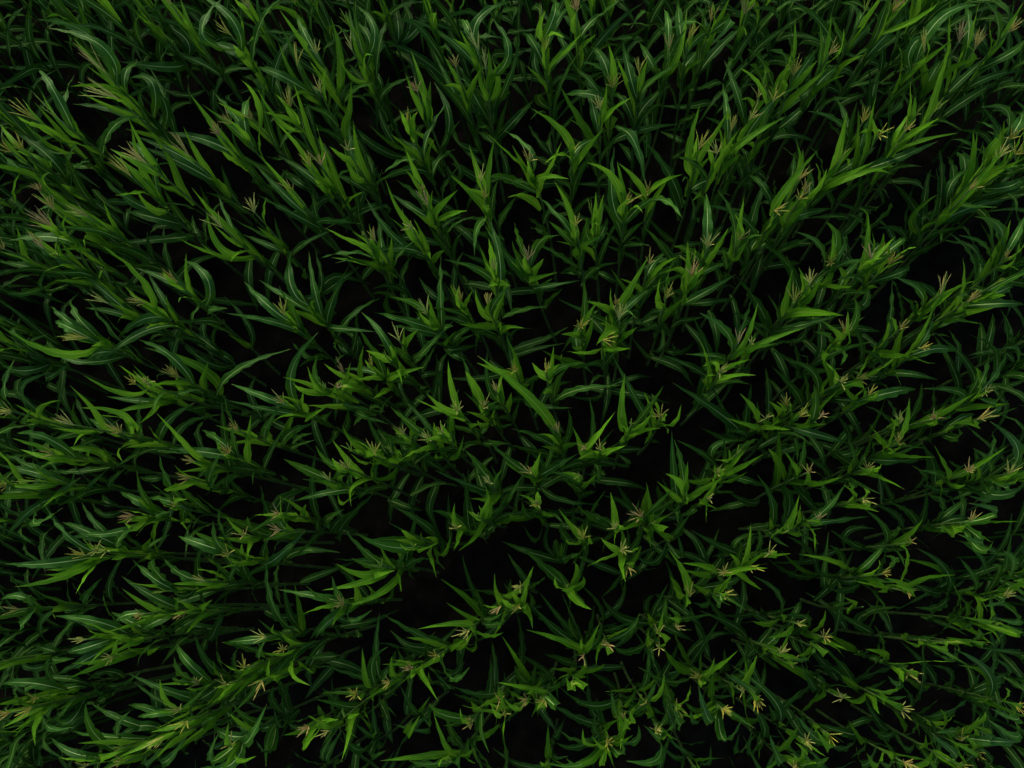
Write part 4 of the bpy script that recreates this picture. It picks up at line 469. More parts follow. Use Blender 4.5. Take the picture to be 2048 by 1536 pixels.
7|743,228|-30,115,435|-27,3,96|12;n177,-35,85,225,-15,150,214,-6,169,205;b389,-38,124,429,-37,144,447,-53,174,469;n344,-49,111,386,-14,130,366,17,154,341;b405,-35,115,436,-43,118,469,-51,123,501;b243,-52,88,289,-42,104,295,-13,123,304;n204,-35,73,242,-2,95,230,42,120,212;n203,-44,66,243,-81,72,273,-118,65,298;b231,-26,67,260,-27,73,298,-24,71,325
7|776,251|-45,110,459|-15,29,95|14
7|819,273|-52,99,446|-43,-8,90|12;b384,-52,90,413,-60,94,443,-76,104,478;n341,-32,60,386,-9,79,369,33,98,336;d311,-5,70,370,23,86,342,48,106,310;b423,-60,111,462,-76,111,497,-88,111,522;n390,-44,76,428,-71,70,460,-107,62,503
7|804,287|-42,110,444|-43,0,90|12;n417,-52,132,463,-80,139,487,-132,131,518;d139,-77,81,202,-95,90,217,-130,107,237;d128,-38,97,191,-25,126,171,-4,152,146;n329,-55,106,372,-91,118,411,-125,114,432;d283,-46,103,329,-32,129,298,-27,148,259;d248,-47,97,296,-30,126,264,-21,150,231;d196,-45,108,257,-34,136,238,-24,167,212;b367,-53,103,402,-28,130,403,-11,150,402;n425,-44,112,457,-23,140,432,9,172,397;d410,-64,115,448,-99,116,482,-133,114,508
8|-351,-594|-53,95,481|23,57,79|12;n448,-73,77,505,-55,114,538,-42,146,560;n350,-49,89,387,-56,116,424,-60,145,457;b463,-47,95,493,-49,116,513,-35,152,543;d413,-50,87,445,-78,86,421,-118,81,380;b460,-46,89,495,-21,88,522,4,107,545;n441,-37,73,489,-66,65,474,-112,46,444;d375,-53,85,410,-81,81,372,-100,83,335;n251,-25,84,292,-17,117,329,-3,143,357;n243,-32,107,298,-28,136,326,-28,163,353;n291,-20,64,325,15,80,353,55,102,380;d276,-14,52,315,12,66,345,44,82,375;n264,-24,43,303,-30,72,339,-25,107,368;n273,-38,92,317,-35,117,351,-21,144,382;n447,-37,89,483,-8,132,509,13,172,528;d290,-42,58,326,-62,43,294,-86,32,251;n317,-27,39,370,-29,68,419,-30,83,440
8|-283,-681|-45,99,450|-10,21,97|20;n272,-27,69,301,-9,115,334,14,152,356;n272,-39,73,301,-15,111,326,10,158,346;n272,0,81,301,3,96,351,2,106,381
8|-259,-592|-41,105,448|2,22,98|12;n278,-33,96,318,-30,121,357,-34,142,393;n307,-29,78,335,-21,107,372,-7,139,410;b417,-46,79,470,-26,108,491,-9,128,505;b394,-36,91,428,-40,92,466,-40,91,493;b386,-32,102,414,-13,111,441,8,124,469
8|-244,-603|-27,106,438|-12,27,96|12;d110,21,7,161,5,5,132,-13,0,96
8|-220,-573|-30,95,435|14,76,63|12;n195,2,49,230,22,82,262,45,111,290;b407,-27,95,435,-12,108,462,5,124,495
8|-176,-552|-54,113,447|15,44,88|12;n304,-39,132,356,-36,173,374,-29,218,386;n295,-66,103,343,-94,121,371,-122,138,388;b363,-43,98,390,-50,138,409,-49,175,425;b406,-46,106,436,-55,113,460,-60,142,496;n345,-37,151,404,-13,175,444,-4,187,459;n250,-22,111,298,-12,132,334,-6,152,363;n305,-35,92,335,-17,119,382,-7,138,410
8|-156,-525|-22,109,461|0,31,95|12;b394,-21,114,428,-21,132,454,-15,154,483
8|-96,-541|-32,69,314|-10,21,97|0;n272,-28,68,301,-42,87,349,-52,104,381;n272,5,53,301,-19,79,333,-33,109,356;n272,14,72,301,-1,96,335,-17,115,361;d193,4,55,221,7,93,257,6,121,276
8|-123,-502|-25,99,444|-8,48,87|12;n255,-25,75,290,-61,88,306,-103,103,320;b337,-15,83,366,-48,86,386,-77,92,401;n222,-16,70,256,-22,70,296,-34,73,336;b413,-21,92,446,-21,100,462,-17,108,511
8|-64,-480|-44,102,460|-1,34,94|12;n313,-68,101,367,-100,120,384,-134,144,392;b351,-61,107,399,-78,113,423,-92,124,444;b321,-15,89,360,-4,94,377,7,124,410;b237,4,53,281,3,70,305,8,91,331;b288,-23,86,324,-13,91,351,-2,95,384;b397,-38,94,424,-47,91,450,-63,91,484;b324,-35,91,357,-40,85,390,-53,96,417;n427,-22,73,484,-13,93,510,9,115,549
8|-18,-419|-43,82,477|-21,16,96|12;n214,-45,97,274,-56,122,294,-62,162,314;b421,-47,83,454,-87,93,471,-116,87,484;b351,-30,71,380,-58,85,402,-80,109,420;b281,-42,86,328,-66,105,340,-94,130,353;n273,-30,76,313,-33,103,356,-36,121,383;b438,-15,78,483,-4,86,509,9,98,538;n337,-22,61,370,-4,75,413,12,89,445
8|23,-418|-37,109,447|-36,-4,93|12;n277,-36,96,317,-70,105,345,-102,114,367;b416,-37,119,449,-29,124,477,-22,127,509;b407,-39,104,436,-51,116,468,-63,124,496
8|63,-425|-51,117,452|-20,7,98|12;b432,-59,119,465,-69,138,502,-75,147,525;b408,-45,128,443,-38,148,472,-37,169,498;b400,-46,108,429,-41,121,466,-38,132,494;n262,-23,78,294,-29,100,338,-32,119,374
8|56,-396|-40,116,441|-30,17,94|12;b384,-53,99,424,-58,104,448,-67,113,484
8|130,-395|-45,115,457|-6,45,89|12;b371,-25,132,419,-31,144,443,-37,159,469;n319,-75,125,378,-88,152,405,-112,172,428;b424,-59,117,460,-62,131,488,-66,147,520;b426,-51,110,458,-45,116,478,-36,136,518;b363,-18,108,405,-20,120,429,-21,134,460
8|113,-336|-32,69,314|-10,21,97|0;n272,-30,66,301,-16,80,340,1,94,381;d193,-47,72,221,-49,104,251,-41,127,271;n272,-34,85,301,-39,102,346,-41,116,381
8|156,-310|-45,100,437|-10,58,81|12;n317,-29,126,372,-22,145,397,-10,172,427;n291,-30,100,334,-32,123,382,-31,137,409;b364,-43,84,394,-50,99,423,-49,116,454;b352,-34,80,384,-33,93,413,-38,108,444;n295,-21,81,330,-16,89,378,-11,98,415;b359,-59,85,398,-65,94,424,-73,105,458;n288,-67,84,336,-71,106,371,-75,128,401;d169,-38,74,213,-45,103,241,-46,130,263
8|227,-360|-48,108,437|-1,-3,100|12;b363,-49,93,394,-57,107,425,-65,121,454;b417,-40,112,450,-53,123,483,-64,128,510
8|236,-328|-71,105,462|10,36,93|12;n301,-38,83,337,-33,107,379,-32,130,412;b416,-84,109,454,-94,117,476,-107,132,509;b402,-89,92,444,-109,92,471,-126,88,494;n281,-45,66,310,-63,88,363,-76,96,390;b407,-58,101,440,-54,107,472,-50,119,505
8|215,-275|-60,85,469|-21,42,88|12;n302,-23,77,345,-16,96,379,-16,122,415;b425,-49,83,458,-57,89,487,-63,101,523;n328,-52,84,366,-85,89,397,-115,104,421
8|263,-275|-62,98,432|-61,30,73|12;n339,-29,105,387,-23,114,427,-17,128,462;b393,-57,92,422,-69,97,450,-83,103,482;d237,-70,100,292,-94,113,323,-112,119,342;d161,-53,88,215,-64,116,244,-79,131,260
8|268,-285|-51,99,436|-27,15,95|12;b382,-53,107,418,-56,135,438,-65,163,458;b340,-47,75,372,-59,87,409,-67,94,432;b411,-33,92,454,-50,101,484,-64,110,509
8|313,-246|-50,101,461|-32,36,87|12;n346,-55,131,404,-67,163,423,-68,200,439;n417,-59,143,473,-72,167,504,-83,191,528;b417,-52,109,452,-55,130,474,-58,158,502;b436,-63,123,479,-80,135,507,-95,143,529;b395,-56,97,428,-79,109,454,-98,127,478;b419,-44,100,450,-43,106,486,-43,113,515;b420,-46,94,450,-55,102,483,-64,109,515;n214,-51,78,259,-60,91,293,-70,105,329
8|345,-246|-48,98,453|-24,21,95|12;b377,-51,93,408,-47,85,440,-39,85,468
8|377,-200|-60,87,427|-23,38,90|12;b365,-52,75,396,-65,91,430,-73,105,456;b397,-53,82,430,-66,94,465,-75,104,490;b399,-35,97,447,-23,108,469,-10,122,492
8|386,-183|-46,102,452|-13,30,94|12;n272,-44,76,307,-82,105,336,-116,118,352;n274,-55,104,325,-23,112,315,14,115,295;n369,-27,109,413,-28,119,451,-27,127,493;b343,-37,77,373,-42,91,399,-53,110,433;b366,-39,85,395,-41,92,414,-42,108,460;n286,-30,68,315,-37,95,352,-48,125,385;n296,-27,69,328,-36,75,375,-44,82,413;n238,8,47,293,38,43,273,68,29,248
8|428,-120|-37,91,429|-26,17,95|12;d109,-52,19,157,-60,20,170,-92,23,217;n276,-74,95,334,-132,126,344,-163,149,344;n194,-46,82,244,-63,122,267,-83,148,279;n263,-31,88,306,-35,116,333,-37,148,361;n313,-24,69,344,-41,94,387,-47,118,419;n260,-30,62,289,-45,78,325,-64,98,364;b364,-34,69,400,-67,89,421,-100,93,435;n189,-46,51,229,-75,61,262,-103,73,289
8|485,-126|-61,116,427|-47,40,79|12;b367,-58,104,394,-77,116,423,-97,125,449;b376,-56,104,406,-67,114,432,-90,124,466;b386,-56,106,418,-64,116,447,-75,127,478
8|470,-118|-32,93,442|-1,31,95|12;b255,-33,55,287,-53,69,322,-61,80,342;b391,-34,88,419,-31,100,447,-28,115,479;n366,-23,78,399,15,60,393,74,48,379
8|502,-134|-38,109,456|-27,19,94|12;n126,-29,33,159,-34,39,184,-65,52,239;n401,-37,113,435,-55,135,476,-66,157,505;b381,-37,100,410,-50,109,445,-62,115,470
8|513,-68|-17,95,453|-30,12,95|12;n358,-35,104,403,-60,120,430,-101,128,458;n281,-32,78,321,-58,94,345,-92,121,371;n287,-14,61,315,-34,94,358,-46,118,380
8|584,-84|-49,91,459|-29,29,91|12;b383,-50,85,413,-58,96,444,-60,102,478;b440,-49,87,471,-63,94,514,-70,97,536;n411,-32,91,453,5,97,435,48,101,408;b436,-62,107,475,-89,103,498,-114,103,520
8|570,-50|-36,81,417|-4,7,100|12;b285,-32,58,312,-33,77,320,-60,135,342;b386,-11,98,439,-5,104,463,-3,118,489;b388,-36,85,419,-38,96,444,-44,115,479;b369,-38,76,396,-40,81,426,-40,84,461;n231,-24,45,260,-26,51,299,-45,72,345;n267,-11,49,307,21,51,287,60,51,257
8|536,-9|-41,106,475|-42,45,78|12;n454,-40,114,489,-49,134,535,-67,151,564;b445,-43,98,474,-51,117,505,-61,135,529;b431,-39,94,464,-60,108,485,-90,123,509;b417,-33,87,454,-42,98,484,-54,110,514;n213,-32,69,251,-43,91,288,-66,112,321;d239,-38,66,273,-75,80,304,-102,93,323;n409,-45,99,439,-71,104,474,-102,106,514;n428,-38,84,466,-61,71,507,-77,57,541
8|633,-9|-52,115,465|-44,11,89|12;n289,-49,96,329,-74,118,366,-98,138,394;d121,-36,72,169,-15,100,139,-1,121,114;n342,-40,88,371,-20,121,359,4,163,331;n243,-20,55,282,13,46,262,52,70,227
8|675,-21|-62,98,461|-30,-4,95|12;b341,-61,107,387,-71,120,411,-74,134,437;n390,-52,104,431,-24,124,414,-1,160,386;b373,-64,86,403,-61,96,436,-56,99,463;n405,-55,95,439,-24,98,427,32,98,394;n230,-46,69,267,-63,87,308,-89,99,342;n318,-78,88,363,-109,94,399,-137,98,428;n304,-46,65,333,-5,65,323,52,55,298
8|691,53|-52,106,469|-21,79,58|17;n235,-38,72,271,-22,110,261,-16,154,246;n298,-41,75,327,-57,96,362,-82,117,397;n318,-69,118,374,-85,127,400,-115,139,434;n345,-43,78,374,-71,97,418,-102,106,449;b356,-43,79,386,-69,80,434,-76,80,446;n403,-56,99,434,-86,116,462,-134,126,494;b353,-38,75,388,-49,84,435,-51,85,453;b402,-49,85,435,-44,107,458,-47,134,480;b367,-42,82,399,-42,101,432,-44,117,454;n260,-34,50,293,-64,58,335,-94,61,368
8|746,67|-56,81,451|-11,31,94|12;b411,-57,73,440,-76,79,464,-103,88,495;n183,-36,40,213,-1,51,189,39,61,158
8|761,62|-41,109,464|-20,15,97|12;n280,-33,82,314,-54,98,356,-74,113,389;n326,-27,73,361,-47,77,395,-76,83,441;n363,-40,95,394,-48,97,412,-100,91,469;b399,-38,94,429,-38,99,462,-41,110,494;b408,-35,96,442,-45,89,485,-49,88,507;n418,-35,93,455,-10,109,432,33,121,395;n377,-17,87,425,18,88,405,64,91,375;d259,-28,70,289,5,74,268,54,82,229
8|811,124|-57,91,441|-54,14,83|12;n205,-62,62,248,-100,75,278,-136,81,298;n224,-40,46,252,-10,61,234,33,77,202;n301,-42,63,331,-15,98,307,-6,133,281;n337,-72,96,382,-103,118,412,-139,133,432;n385,-69,98,423,-102,114,453,-149,119,478;b393,-62,109,437,-67,120,457,-78,140,487;n392,-66,111,438,-88,119,470,-120,128,508;d410,-73,125,463,-107,136,489,-144,140,508;b357,-58,75,385,-34,92,382,-8,115,375;b410,-59,77,443,-59,91,471,-71,113,498;n417,-60,107,458,-39,129,440,-6,164,408;b419,-52,94,456,-67,97,489,-81,100,521
9|-197,-635|-32,69,314|-10,21,97|0;n272,-27,69,301,-24,116,336,-23,154,361;d193,-32,15,221,-29,51,255,-32,77,276;n272,-29,67,301,-39,100,341,-53,126,371;n272,-44,44,301,-58,78,337,-71,106,361;n272,-42,42,301,-18,64,342,0,79,371
9|-127,-598|-38,82,374|-10,21,97|0;n272,-28,68,301,-39,111,342,-48,142,366;n272,4,48,301,-30,53,320,-67,70,336;b332,-41,55,361,-28,83,381,-12,110,401;n272,-17,62,301,-7,89,342,1,114,376
9|-38,-643|-45,100,440|-34,49,81|12;n208,-17,71,243,-17,101,281,-14,129,313;b275,7,100,329,14,112,348,22,131,374;b415,-56,124,456,-61,156,468,-74,194,481;n343,-54,125,394,-55,156,427,-57,184,454;n347,-56,113,392,-43,134,436,-34,148,467;b361,-86,102,420,-121,101,431,-157,102,440;n411,-75,105,460,-90,128,501,-103,144,530;b416,-60,116,456,-60,121,482,-62,127,516;b388,-35,98,418,-26,111,441,-15,135,473;n421,-44,98,452,-37,125,491,-31,154,532;n282,7,48,343,-2,70,379,-10,89,408;n363,-26,85,399,-31,123,441,-24,149,469
9|-24,-583|-33,99,443|-15,45,88|12;n255,-30,74,289,-47,91,323,-67,112,359;n207,-10,78,247,-9,120,276,-8,156,297;n352,-47,82,392,-60,96,435,-74,107,472;n409,-74,121,467,-82,140,500,-89,163,532
9|23,-579|-32,114,458|-2,45,89|12;b393,-36,112,425,-45,123,450,-57,142,485;b397,-57,115,442,-73,123,463,-93,139,487;b440,-38,116,470,-43,135,500,-49,154,530;b365,-8,108,405,-4,126,429,10,138,460
9|28,-548|-44,99,445|-1,52,86|12;n332,-54,83,372,-92,94,406,-116,113,427;n163,-9,108,224,-7,158,251,-16,182,259
9|72,-556|-46,100,425|-26,34,90|12;b293,-42,105,335,-70,145,348,-85,176,355;b402,-54,91,441,-68,108,466,-82,127,491;n278,-25,77,309,-12,108,343,4,136,374;n279,-35,79,308,-32,108,344,-31,141,378;n284,-48,93,323,-59,119,365,-65,141,393
9|95,-540|-44,91,442|-14,4,99|12;b379,-46,90,410,-92,111,432,-116,116,440;n207,-37,71,247,-66,99,284,-86,117,302;b420,-48,82,457,-51,101,485,-45,119,512;n417,-24,86,460,-37,116,504,-44,138,530
9|131,-506|-38,82,445|5,31,95|12;b366,-17,85,405,-20,110,436,-20,126,455;b336,4,85,388,10,97,419,12,109,438;b326,-31,74,356,-51,82,387,-68,92,411;b419,-17,81,462,-31,103,491,-45,118,512;b424,-37,75,459,-46,91,483,-52,117,514;n332,-46,59,371,-55,70,413,-64,82,451
9|156,-478|-46,94,443|-14,21,97|12;n239,-38,86,282,-57,121,308,-70,159,327;n283,-52,93,328,-59,116,363,-63,141,398;n235,-55,92,285,-86,124,306,-107,158,315;b391,-50,94,422,-87,123,434,-132,133,442;n288,-74,98,343,-99,126,363,-123,154,378;n261,-23,93,305,-21,126,344,-21,150,365;b391,-46,96,422,-49,115,452,-53,133,482;n312,-27,74,344,-15,106,385,-15,134,414;b393,-46,90,420,-41,105,449,-35,120,480
9|180,-443|-33,77,448|-30,32,90|12;n217,-21,80,264,-42,111,295,-62,135,314;b426,-31,67,463,-41,86,496,-47,100,518;n397,-7,91,445,-1,119,484,4,140,510;b349,-23,74,382,-8,85,412,2,101,437
9|262,-463|-37,90,439|-35,41,84|12;n320,-70,64,373,-93,75,408,-110,95,438;b364,-43,79,397,-52,101,426,-56,122,452;b418,-28,100,453,-36,120,476,-58,135,503
9|277,-441|-55,92,449|-17,37,91|12;n242,-95,82,306,-117,97,333,-130,125,356;n225,-39,67,259,-19,97,292,-13,136,314
9|266,-442|-17,102,443|9,27,96|12;n137,-16,76,183,-9,92,222,1,105,253;n317,8,91,360,22,102,394,40,116,430;b423,-11,112,457,-29,124,488,-42,134,512;n345,-12,98,378,-31,108,416,-51,120,453;n399,-8,111,436,-33,133,482,-46,151,511
9|304,-403|-35,111,454|-15,73,67|12;b424,-47,150,476,-63,168,493,-79,191,511;b379,-36,96,408,-50,114,437,-64,130,463;b409,-37,94,446,-43,108,473,-53,126,506
9|298,-303|-38,82,374|-10,21,97|0;b332,-38,79,361,-60,93,385,-86,109,411;n272,-49,27,301,-75,45,332,-101,56,356;n272,-11,27,301,-16,61,328,-29,94,351;n272,-13,71,301,-22,99,335,-26,128,366
9|360,-390|-49,107,484|-7,24,97|12;n339,-42,67,377,-66,78,419,-87,88,452;b403,-47,107,436,-43,113,463,-41,130,496;b465,-46,110,495,-61,117,522,-78,128,555;n449,-51,94,486,-70,108,523,-87,128,561
9|368,-368|-54,115,476|-34,29,90|12;b405,-66,116,443,-94,123,467,-119,132,488
9|396,-352|-43,105,467|7,16,98|12;d134,-48,58,180,-87,76,190,-133,83,190;n340,-33,95,375,-42,118,411,-51,144,450;b387,-49,105,422,-59,116,446,-75,127,477;b413,-40,104,443,-35,119,471,-29,136,503;b415,-43,98,442,-36,112,473,-27,118,502
9|430,-322|-44,93,456|-28,32,91|12;n259,-54,71,300,-95,81,322,-134,109,340;n333,-34,83,365,-39,106,402,-57,131,440;n191,-36,67,231,-5,77,214,32,80,191;b435,-37,95,469,-56,99,505,-70,102,529
9|473,-266|-56,70,452|-44,33,84|12;n310,-51,88,358,-68,138,393,-88,151,403;b410,-54,76,442,-51,100,465,-53,128,487
9|486,-288|-26,109,453|-28,39,88|12;n361,-13,104,400,19,121,389,53,156,370;n372,-8,97,412,34,103,400,85,104,382;b434,-23,109,465,-46,111,492,-71,119,520;n249,-22,83,285,-26,128,322,-41,153,340;d261,-20,117,315,-29,137,342,-51,156,370;b350,-28,75,388,-48,84,415,-69,88,443
9|490,-219|-44,111,454|-37,31,87|12;d122,-34,21,161,-67,43,186,-100,56,206;b247,-41,124,307,-38,155,323,-47,176,332;n363,-37,110,400,-48,138,440,-55,164,470;n355,-35,89,386,-52,119,419,-79,148,446;b363,-32,84,400,-34,107,431,-48,126,455;b330,-70,126,386,-83,136,409,-96,145,431
9|588,-235|-66,89,467|-24,-7,97|12;d153,-61,77,207,-79,90,231,-103,106,257;n180,-64,63,227,-89,80,258,-112,98,287;b426,-68,89,454,-95,104,487,-114,115,509;b447,-66,96,479,-78,102,502,-97,113,539;b444,-60,81,482,-84,87,513,-101,91,537;d213,-37,52,243,-61,53,283,-84,64,318
9|603,-187|-58,82,429|-34,38,86|12;n336,-50,72,365,-72,108,412,-89,128,435;n217,-42,46,246,-64,77,273,-108,94,301;n184,-38,38,214,-55,55,251,-85,68,289;n334,-48,74,366,-56,100,415,-61,119,441;b408,-53,79,443,-82,80,473,-102,92,498;b408,-52,81,443,-62,88,474,-74,96,508;n320,-45,52,358,-69,52,396,-95,58,433
9|625,-177|-45,113,456|-42,29,86|12;n252,-45,72,286,-91,89,319,-120,107,336;b434,-49,129,471,-47,151,494,-58,180,516;b380,-42,95,410,-63,120,431,-87,143,450;n335,-38,86,363,-63,109,405,-82,131,438;b390,-43,94,423,-45,106,453,-49,118,483;n321,-30,81,354,19,77,349,75,80,329
9|624,-130|-30,95,434|-48,54,69|12;n218,-27,62,250,-53,93,281,-84,117,305;n121,-17,26,150,21,27,134,65,40,105;b395,-32,87,424,-51,98,458,-69,104,484
9|676,-120|-37,91,444|-45,26,85|12;n297,-50,84,338,-86,101,372,-117,111,393;n319,-48,89,360,-70,101,388,-99,125,425;n315,-25,101,363,-31,121,397,-45,146,428;b413,-36,83,446,-48,93,473,-70,107,506
9|750,-116|-44,87,446|-11,25,96|12;n271,-39,60,300,-58,80,334,-91,103,370;n403,-39,83,437,-9,98,419,41,117,387;b426,-48,78,459,-75,79,485,-100,83,509;b419,-49,85,445,-82,84,472,-111,81,495;n325,-35,77,358,-6,87,336,36,92,303;n312,-30,54,348,-44,60,395,-66,74,433
9|782,-102|-63,113,443|-44,2,90|12;n366,-53,108,401,-29,129,398,14,179,376;n353,-52,112,392,-32,129,382,-1,175,352;n359,-56,129,407,-70,136,437,-98,149,482;n242,-53,85,280,-73,104,314,-92,129,350;n237,-40,65,264,-1,80,236,35,93,209;n311,-57,98,345,-22,102,326,24,115,295;b392,-67,108,421,-77,110,463,-83,114,486;n378,-71,112,412,-121,115,440,-165,119,457;d417,-57,95,461,-88,100,495,-122,104,526
9|880,22|-45,99,450|-10,21,97|20;n272,-36,63,301,-61,94,335,-82,122,361;n272,-9,76,301,-36,100,335,-61,122,361;d193,5,62,221,-37,63,242,-83,55,261;d193,-35,77,221,-14,100,195,1,124,161;d193,-22,77,221,-3,104,202,19,139,171
10|97,-657|-45,99,450|-10,21,97|20;b332,-36,82,361,-37,116,380,-38,156,401;b332,2,70,361,-3,82,379,-11,107,411;n272,-16,47,301,-47,65,336,-78,76,361;d193,-18,56,221,-11,86,257,-5,116,286
10|179,-616|-34,103,446|-6,51,86|12;n209,-41,65,249,-36,105,267,-48,159,284;n283,-57,90,331,-92,118,361,-117,137,376;b422,-18,115,462,-16,136,477,-25,176,502;n345,-46,87,383,-46,121,422,-52,150,453;d260,-19,64,289,-28,96,326,-37,123,354;b426,-38,99,459,-50,122,488,-64,143,514;b416,-29,105,447,-14,117,476,-4,139,502;b416,-44,78,468,-47,101,492,-44,121,513;n415,0,112,468,2,138,502,-1,166,533;b418,-66,109,466,-71,127,485,-76,152,511;n371,-69,98,423,-89,117,459,-106,139,488;n336,-68,77,390,-86,82,416,-111,106,450;b417,-57,88,466,-74,100,497,-87,107,516;d420,-18,93,465,-22,121,504,-24,144,535;d409,-74,80,473,-105,103,500,-129,105,513
10|215,-562|-48,91,462|-13,63,77|12;n404,-28,94,443,-15,129,476,-5,164,503;n336,-27,82,372,-27,109,413,-27,134,447;n214,-51,76,260,-69,99,301,-82,113,325;n293,-74,69,344,-112,79,370,-137,112,389;n420,-52,85,452,-63,115,482,-73,156,517;b439,-45,81,478,-51,103,506,-56,126,533;b441,-39,88,477,-42,110,505,-49,131,532
10|264,-583|-50,101,476|-16,45,88|12;b371,-47,103,407,-55,117,429,-66,139,462;n273,-53,74,312,-79,93,350,-95,117,377;n454,-44,95,492,-71,130,543,-84,145,562;b456,-51,96,490,-50,112,523,-50,126,550;n457,-45,103,489,-43,131,533,-40,154,569;n409,-38,94,442,-41,127,488,-43,149,517;n445,-44,75,499,-74,83,528,-107,93,554
10|229,-540|-28,92,460|-20,43,88|12;n346,-15,90,382,-17,125,407,-20,171,432;b438,-18,105,475,-11,125,495,-12,157,520
10|291,-560|-42,100,451|-21,43,88|12;n193,-34,99,245,-61,129,267,-78,165,280;d155,1,99,214,-2,126,249,-1,143,269;b433,-41,101,462,-48,117,488,-59,137,522;b408,-34,106,441,-29,125,469,-32,152,496;n422,-34,81,471,-61,111,507,-71,145,531;n330,-29,83,360,-45,108,402,-56,132,435
10|355,-522|-73,106,451|-39,56,73|12;b279,-83,130,341,-91,147,359,-98,164,376;n241,-32,101,290,-24,131,318,-16,163,345;d108,17,85,171,52,89,147,76,76,126;b342,-98,108,393,-111,130,411,-124,150,428;b412,-51,125,459,-42,143,481,-30,165,504;b430,-65,116,465,-66,142,499,-68,160,520;n365,-61,90,395,-68,113,425,-75,150,470;b432,-70,105,464,-77,109,482,-92,128,524;n359,-84,86,399,-128,95,426,-163,122,444
10|366,-562|-53,105,459|17,27,95|12;b335,-46,96,368,-49,124,394,-54,148,413;n431,-69,87,478,-91,128,509,-104,165,528;n417,-54,97,448,-80,117,493,-100,127,523;n387,-74,90,430,-99,111,469,-118,132,495;b413,-102,101,472,-117,109,493,-130,124,512;n391,-87,79,448,-101,103,482,-111,128,513;n423,-60,68,485,-52,99,522,-48,123,545
10|395,-542|-50,109,455|-32,56,77|12;b260,-55,71,299,-66,72,320,-81,70,354
10|401,-525|-38,86,460|-17,-5,98|12;n268,-15,97,319,-16,123,350,-28,154,379;b391,-40,99,429,-51,126,454,-58,151,474;n441,-36,94,472,-74,123,508,-102,144,532;b440,-35,84,474,-55,104,503,-70,124,529
10|443,-469|-42,93,457|-3,62,78|12;n222,-55,78,269,-92,102,296,-127,117,309;n135,-63,79,194,-86,109,214,-105,135,229;n124,-31,47,161,-22,67,209,-14,79,236
10|457,-494|-38,100,450|-11,40,91|12;d243,-10,84,286,12,91,253,36,94,216;b430,-35,112,463,-61,121,485,-91,137,508;b430,-34,103,463,-52,116,491,-73,126,518
10|468,-425|-35,88,441|-11,22,97|12;n344,-45,118,396,-73,142,424,-103,161,446;d166,-27,36,198,-66,44,230,-99,49,253;b337,-60,71,381,-82,81,407,-99,88,426;b418,-53,80,457,-79,86,485,-101,87,507
10|519,-455|-53,84,460|-69,46,56|12;b441,-53,80,473,-78,100,501,-99,117,523;n404,-64,70,441,-101,80,484,-127,89,511
10|523,-457|-48,98,435|-16,37,91|12;b338,-37,95,373,-34,113,401,-42,137,428;b316,-44,93,351,-64,99,372,-92,111,401;n322,-40,109,366,-79,116,391,-119,123,411;d200,-21,87,246,-8,89,218,12,87,176
10|600,-411|-38,82,374|-10,21,97|0;b332,-40,80,361,-65,96,391,-87,108,416;b332,-62,70,361,-65,86,391,-68,100,416;n272,-60,62,301,-61,81,349,-59,90,376
10|607,-362|-55,104,461|-16,39,91|12;n114,-60,82,172,-82,110,199,-113,119,217;b115,-77,52,171,-90,70,183,-115,89,196;n200,-50,23,249,-66,58,259,-55,134,264;d125,-36,50,162,-49,88,190,-51,120,207;b316,-79,103,365,-110,107,375,-152,119,385;n272,-54,97,316,-74,118,350,-101,132,381;n323,-38,91,359,-7,113,345,28,137,319;n219,-35,42,255,15,53,244,55,66,230;n434,-44,124,479,-68,137,515,-95,149,549;n113,-84,38,172,-110,57,194,-143,76,212;n314,-46,87,346,-74,93,387,-98,104,421;n230,-53,59,267,-81,69,304,-108,81,337
10|651,-365|-59,80,455|-41,3,91|12;n270,-37,78,311,-39,110,346,-51,141,371;b408,-66,132,469,-76,144,490,-88,155,509;b356,-63,72,387,-88,76,404,-126,89,427;b437,-63,89,467,-88,99,487,-120,113,512;b433,-52,78,470,-86,96,497,-111,105,515;n233,-72,40,279,-105,49,318,-128,56,344
10|657,-312|-61,99,455|-45,22,87|12;n242,-47,57,272,-93,76,305,-127,97,327;d119,-38,67,164,-1,70,150,41,66,124;n352,-62,101,390,-88,125,418,-127,150,445;n329,-45,95,367,-57,109,406,-70,126,447;b414,-61,91,444,-70,102,470,-84,117,504;b425,-67,92,456,-90,102,491,-106,110,516
10|733,-286|-45,104,453|-35,54,77|12;n314,-29,101,356,5,110,333,37,121,306;n201,-45,72,241,-76,97,269,-114,109,291;n266,-61,93,312,-94,113,341,-133,124,362;n250,-34,76,284,-37,108,315,-52,144,344;n274,-33,77,306,-42,99,365,-51,113,386;n324,-41,111,369,-53,126,394,-96,141,434;n331,-37,90,363,-1,90,336,38,87,303;b389,-44,89,420,-48,97,443,-60,115,480;b395,-55,80,435,-82,92,460,-104,105,480;n421,-34,77,476,-72,87,505,-108,99,531;n419,-48,66,477,-57,76,513,-70,95,552;d419,-15,117,478,-53,133,504,-88,141,523
10|747,-222|-65,116,459|-44,31,84|12;d129,-32,35,158,-60,69,188,-80,95,208;n291,-49,82,319,-82,105,359,-113,119,389;n361,-58,98,388,-101,111,429,-133,117,453;b383,-64,96,413,-88,125,432,-109,154,448;b367,-57,86,404,-66,94,441,-73,98,469;n196,-39,44,229,-90,50,261,-129,57,279
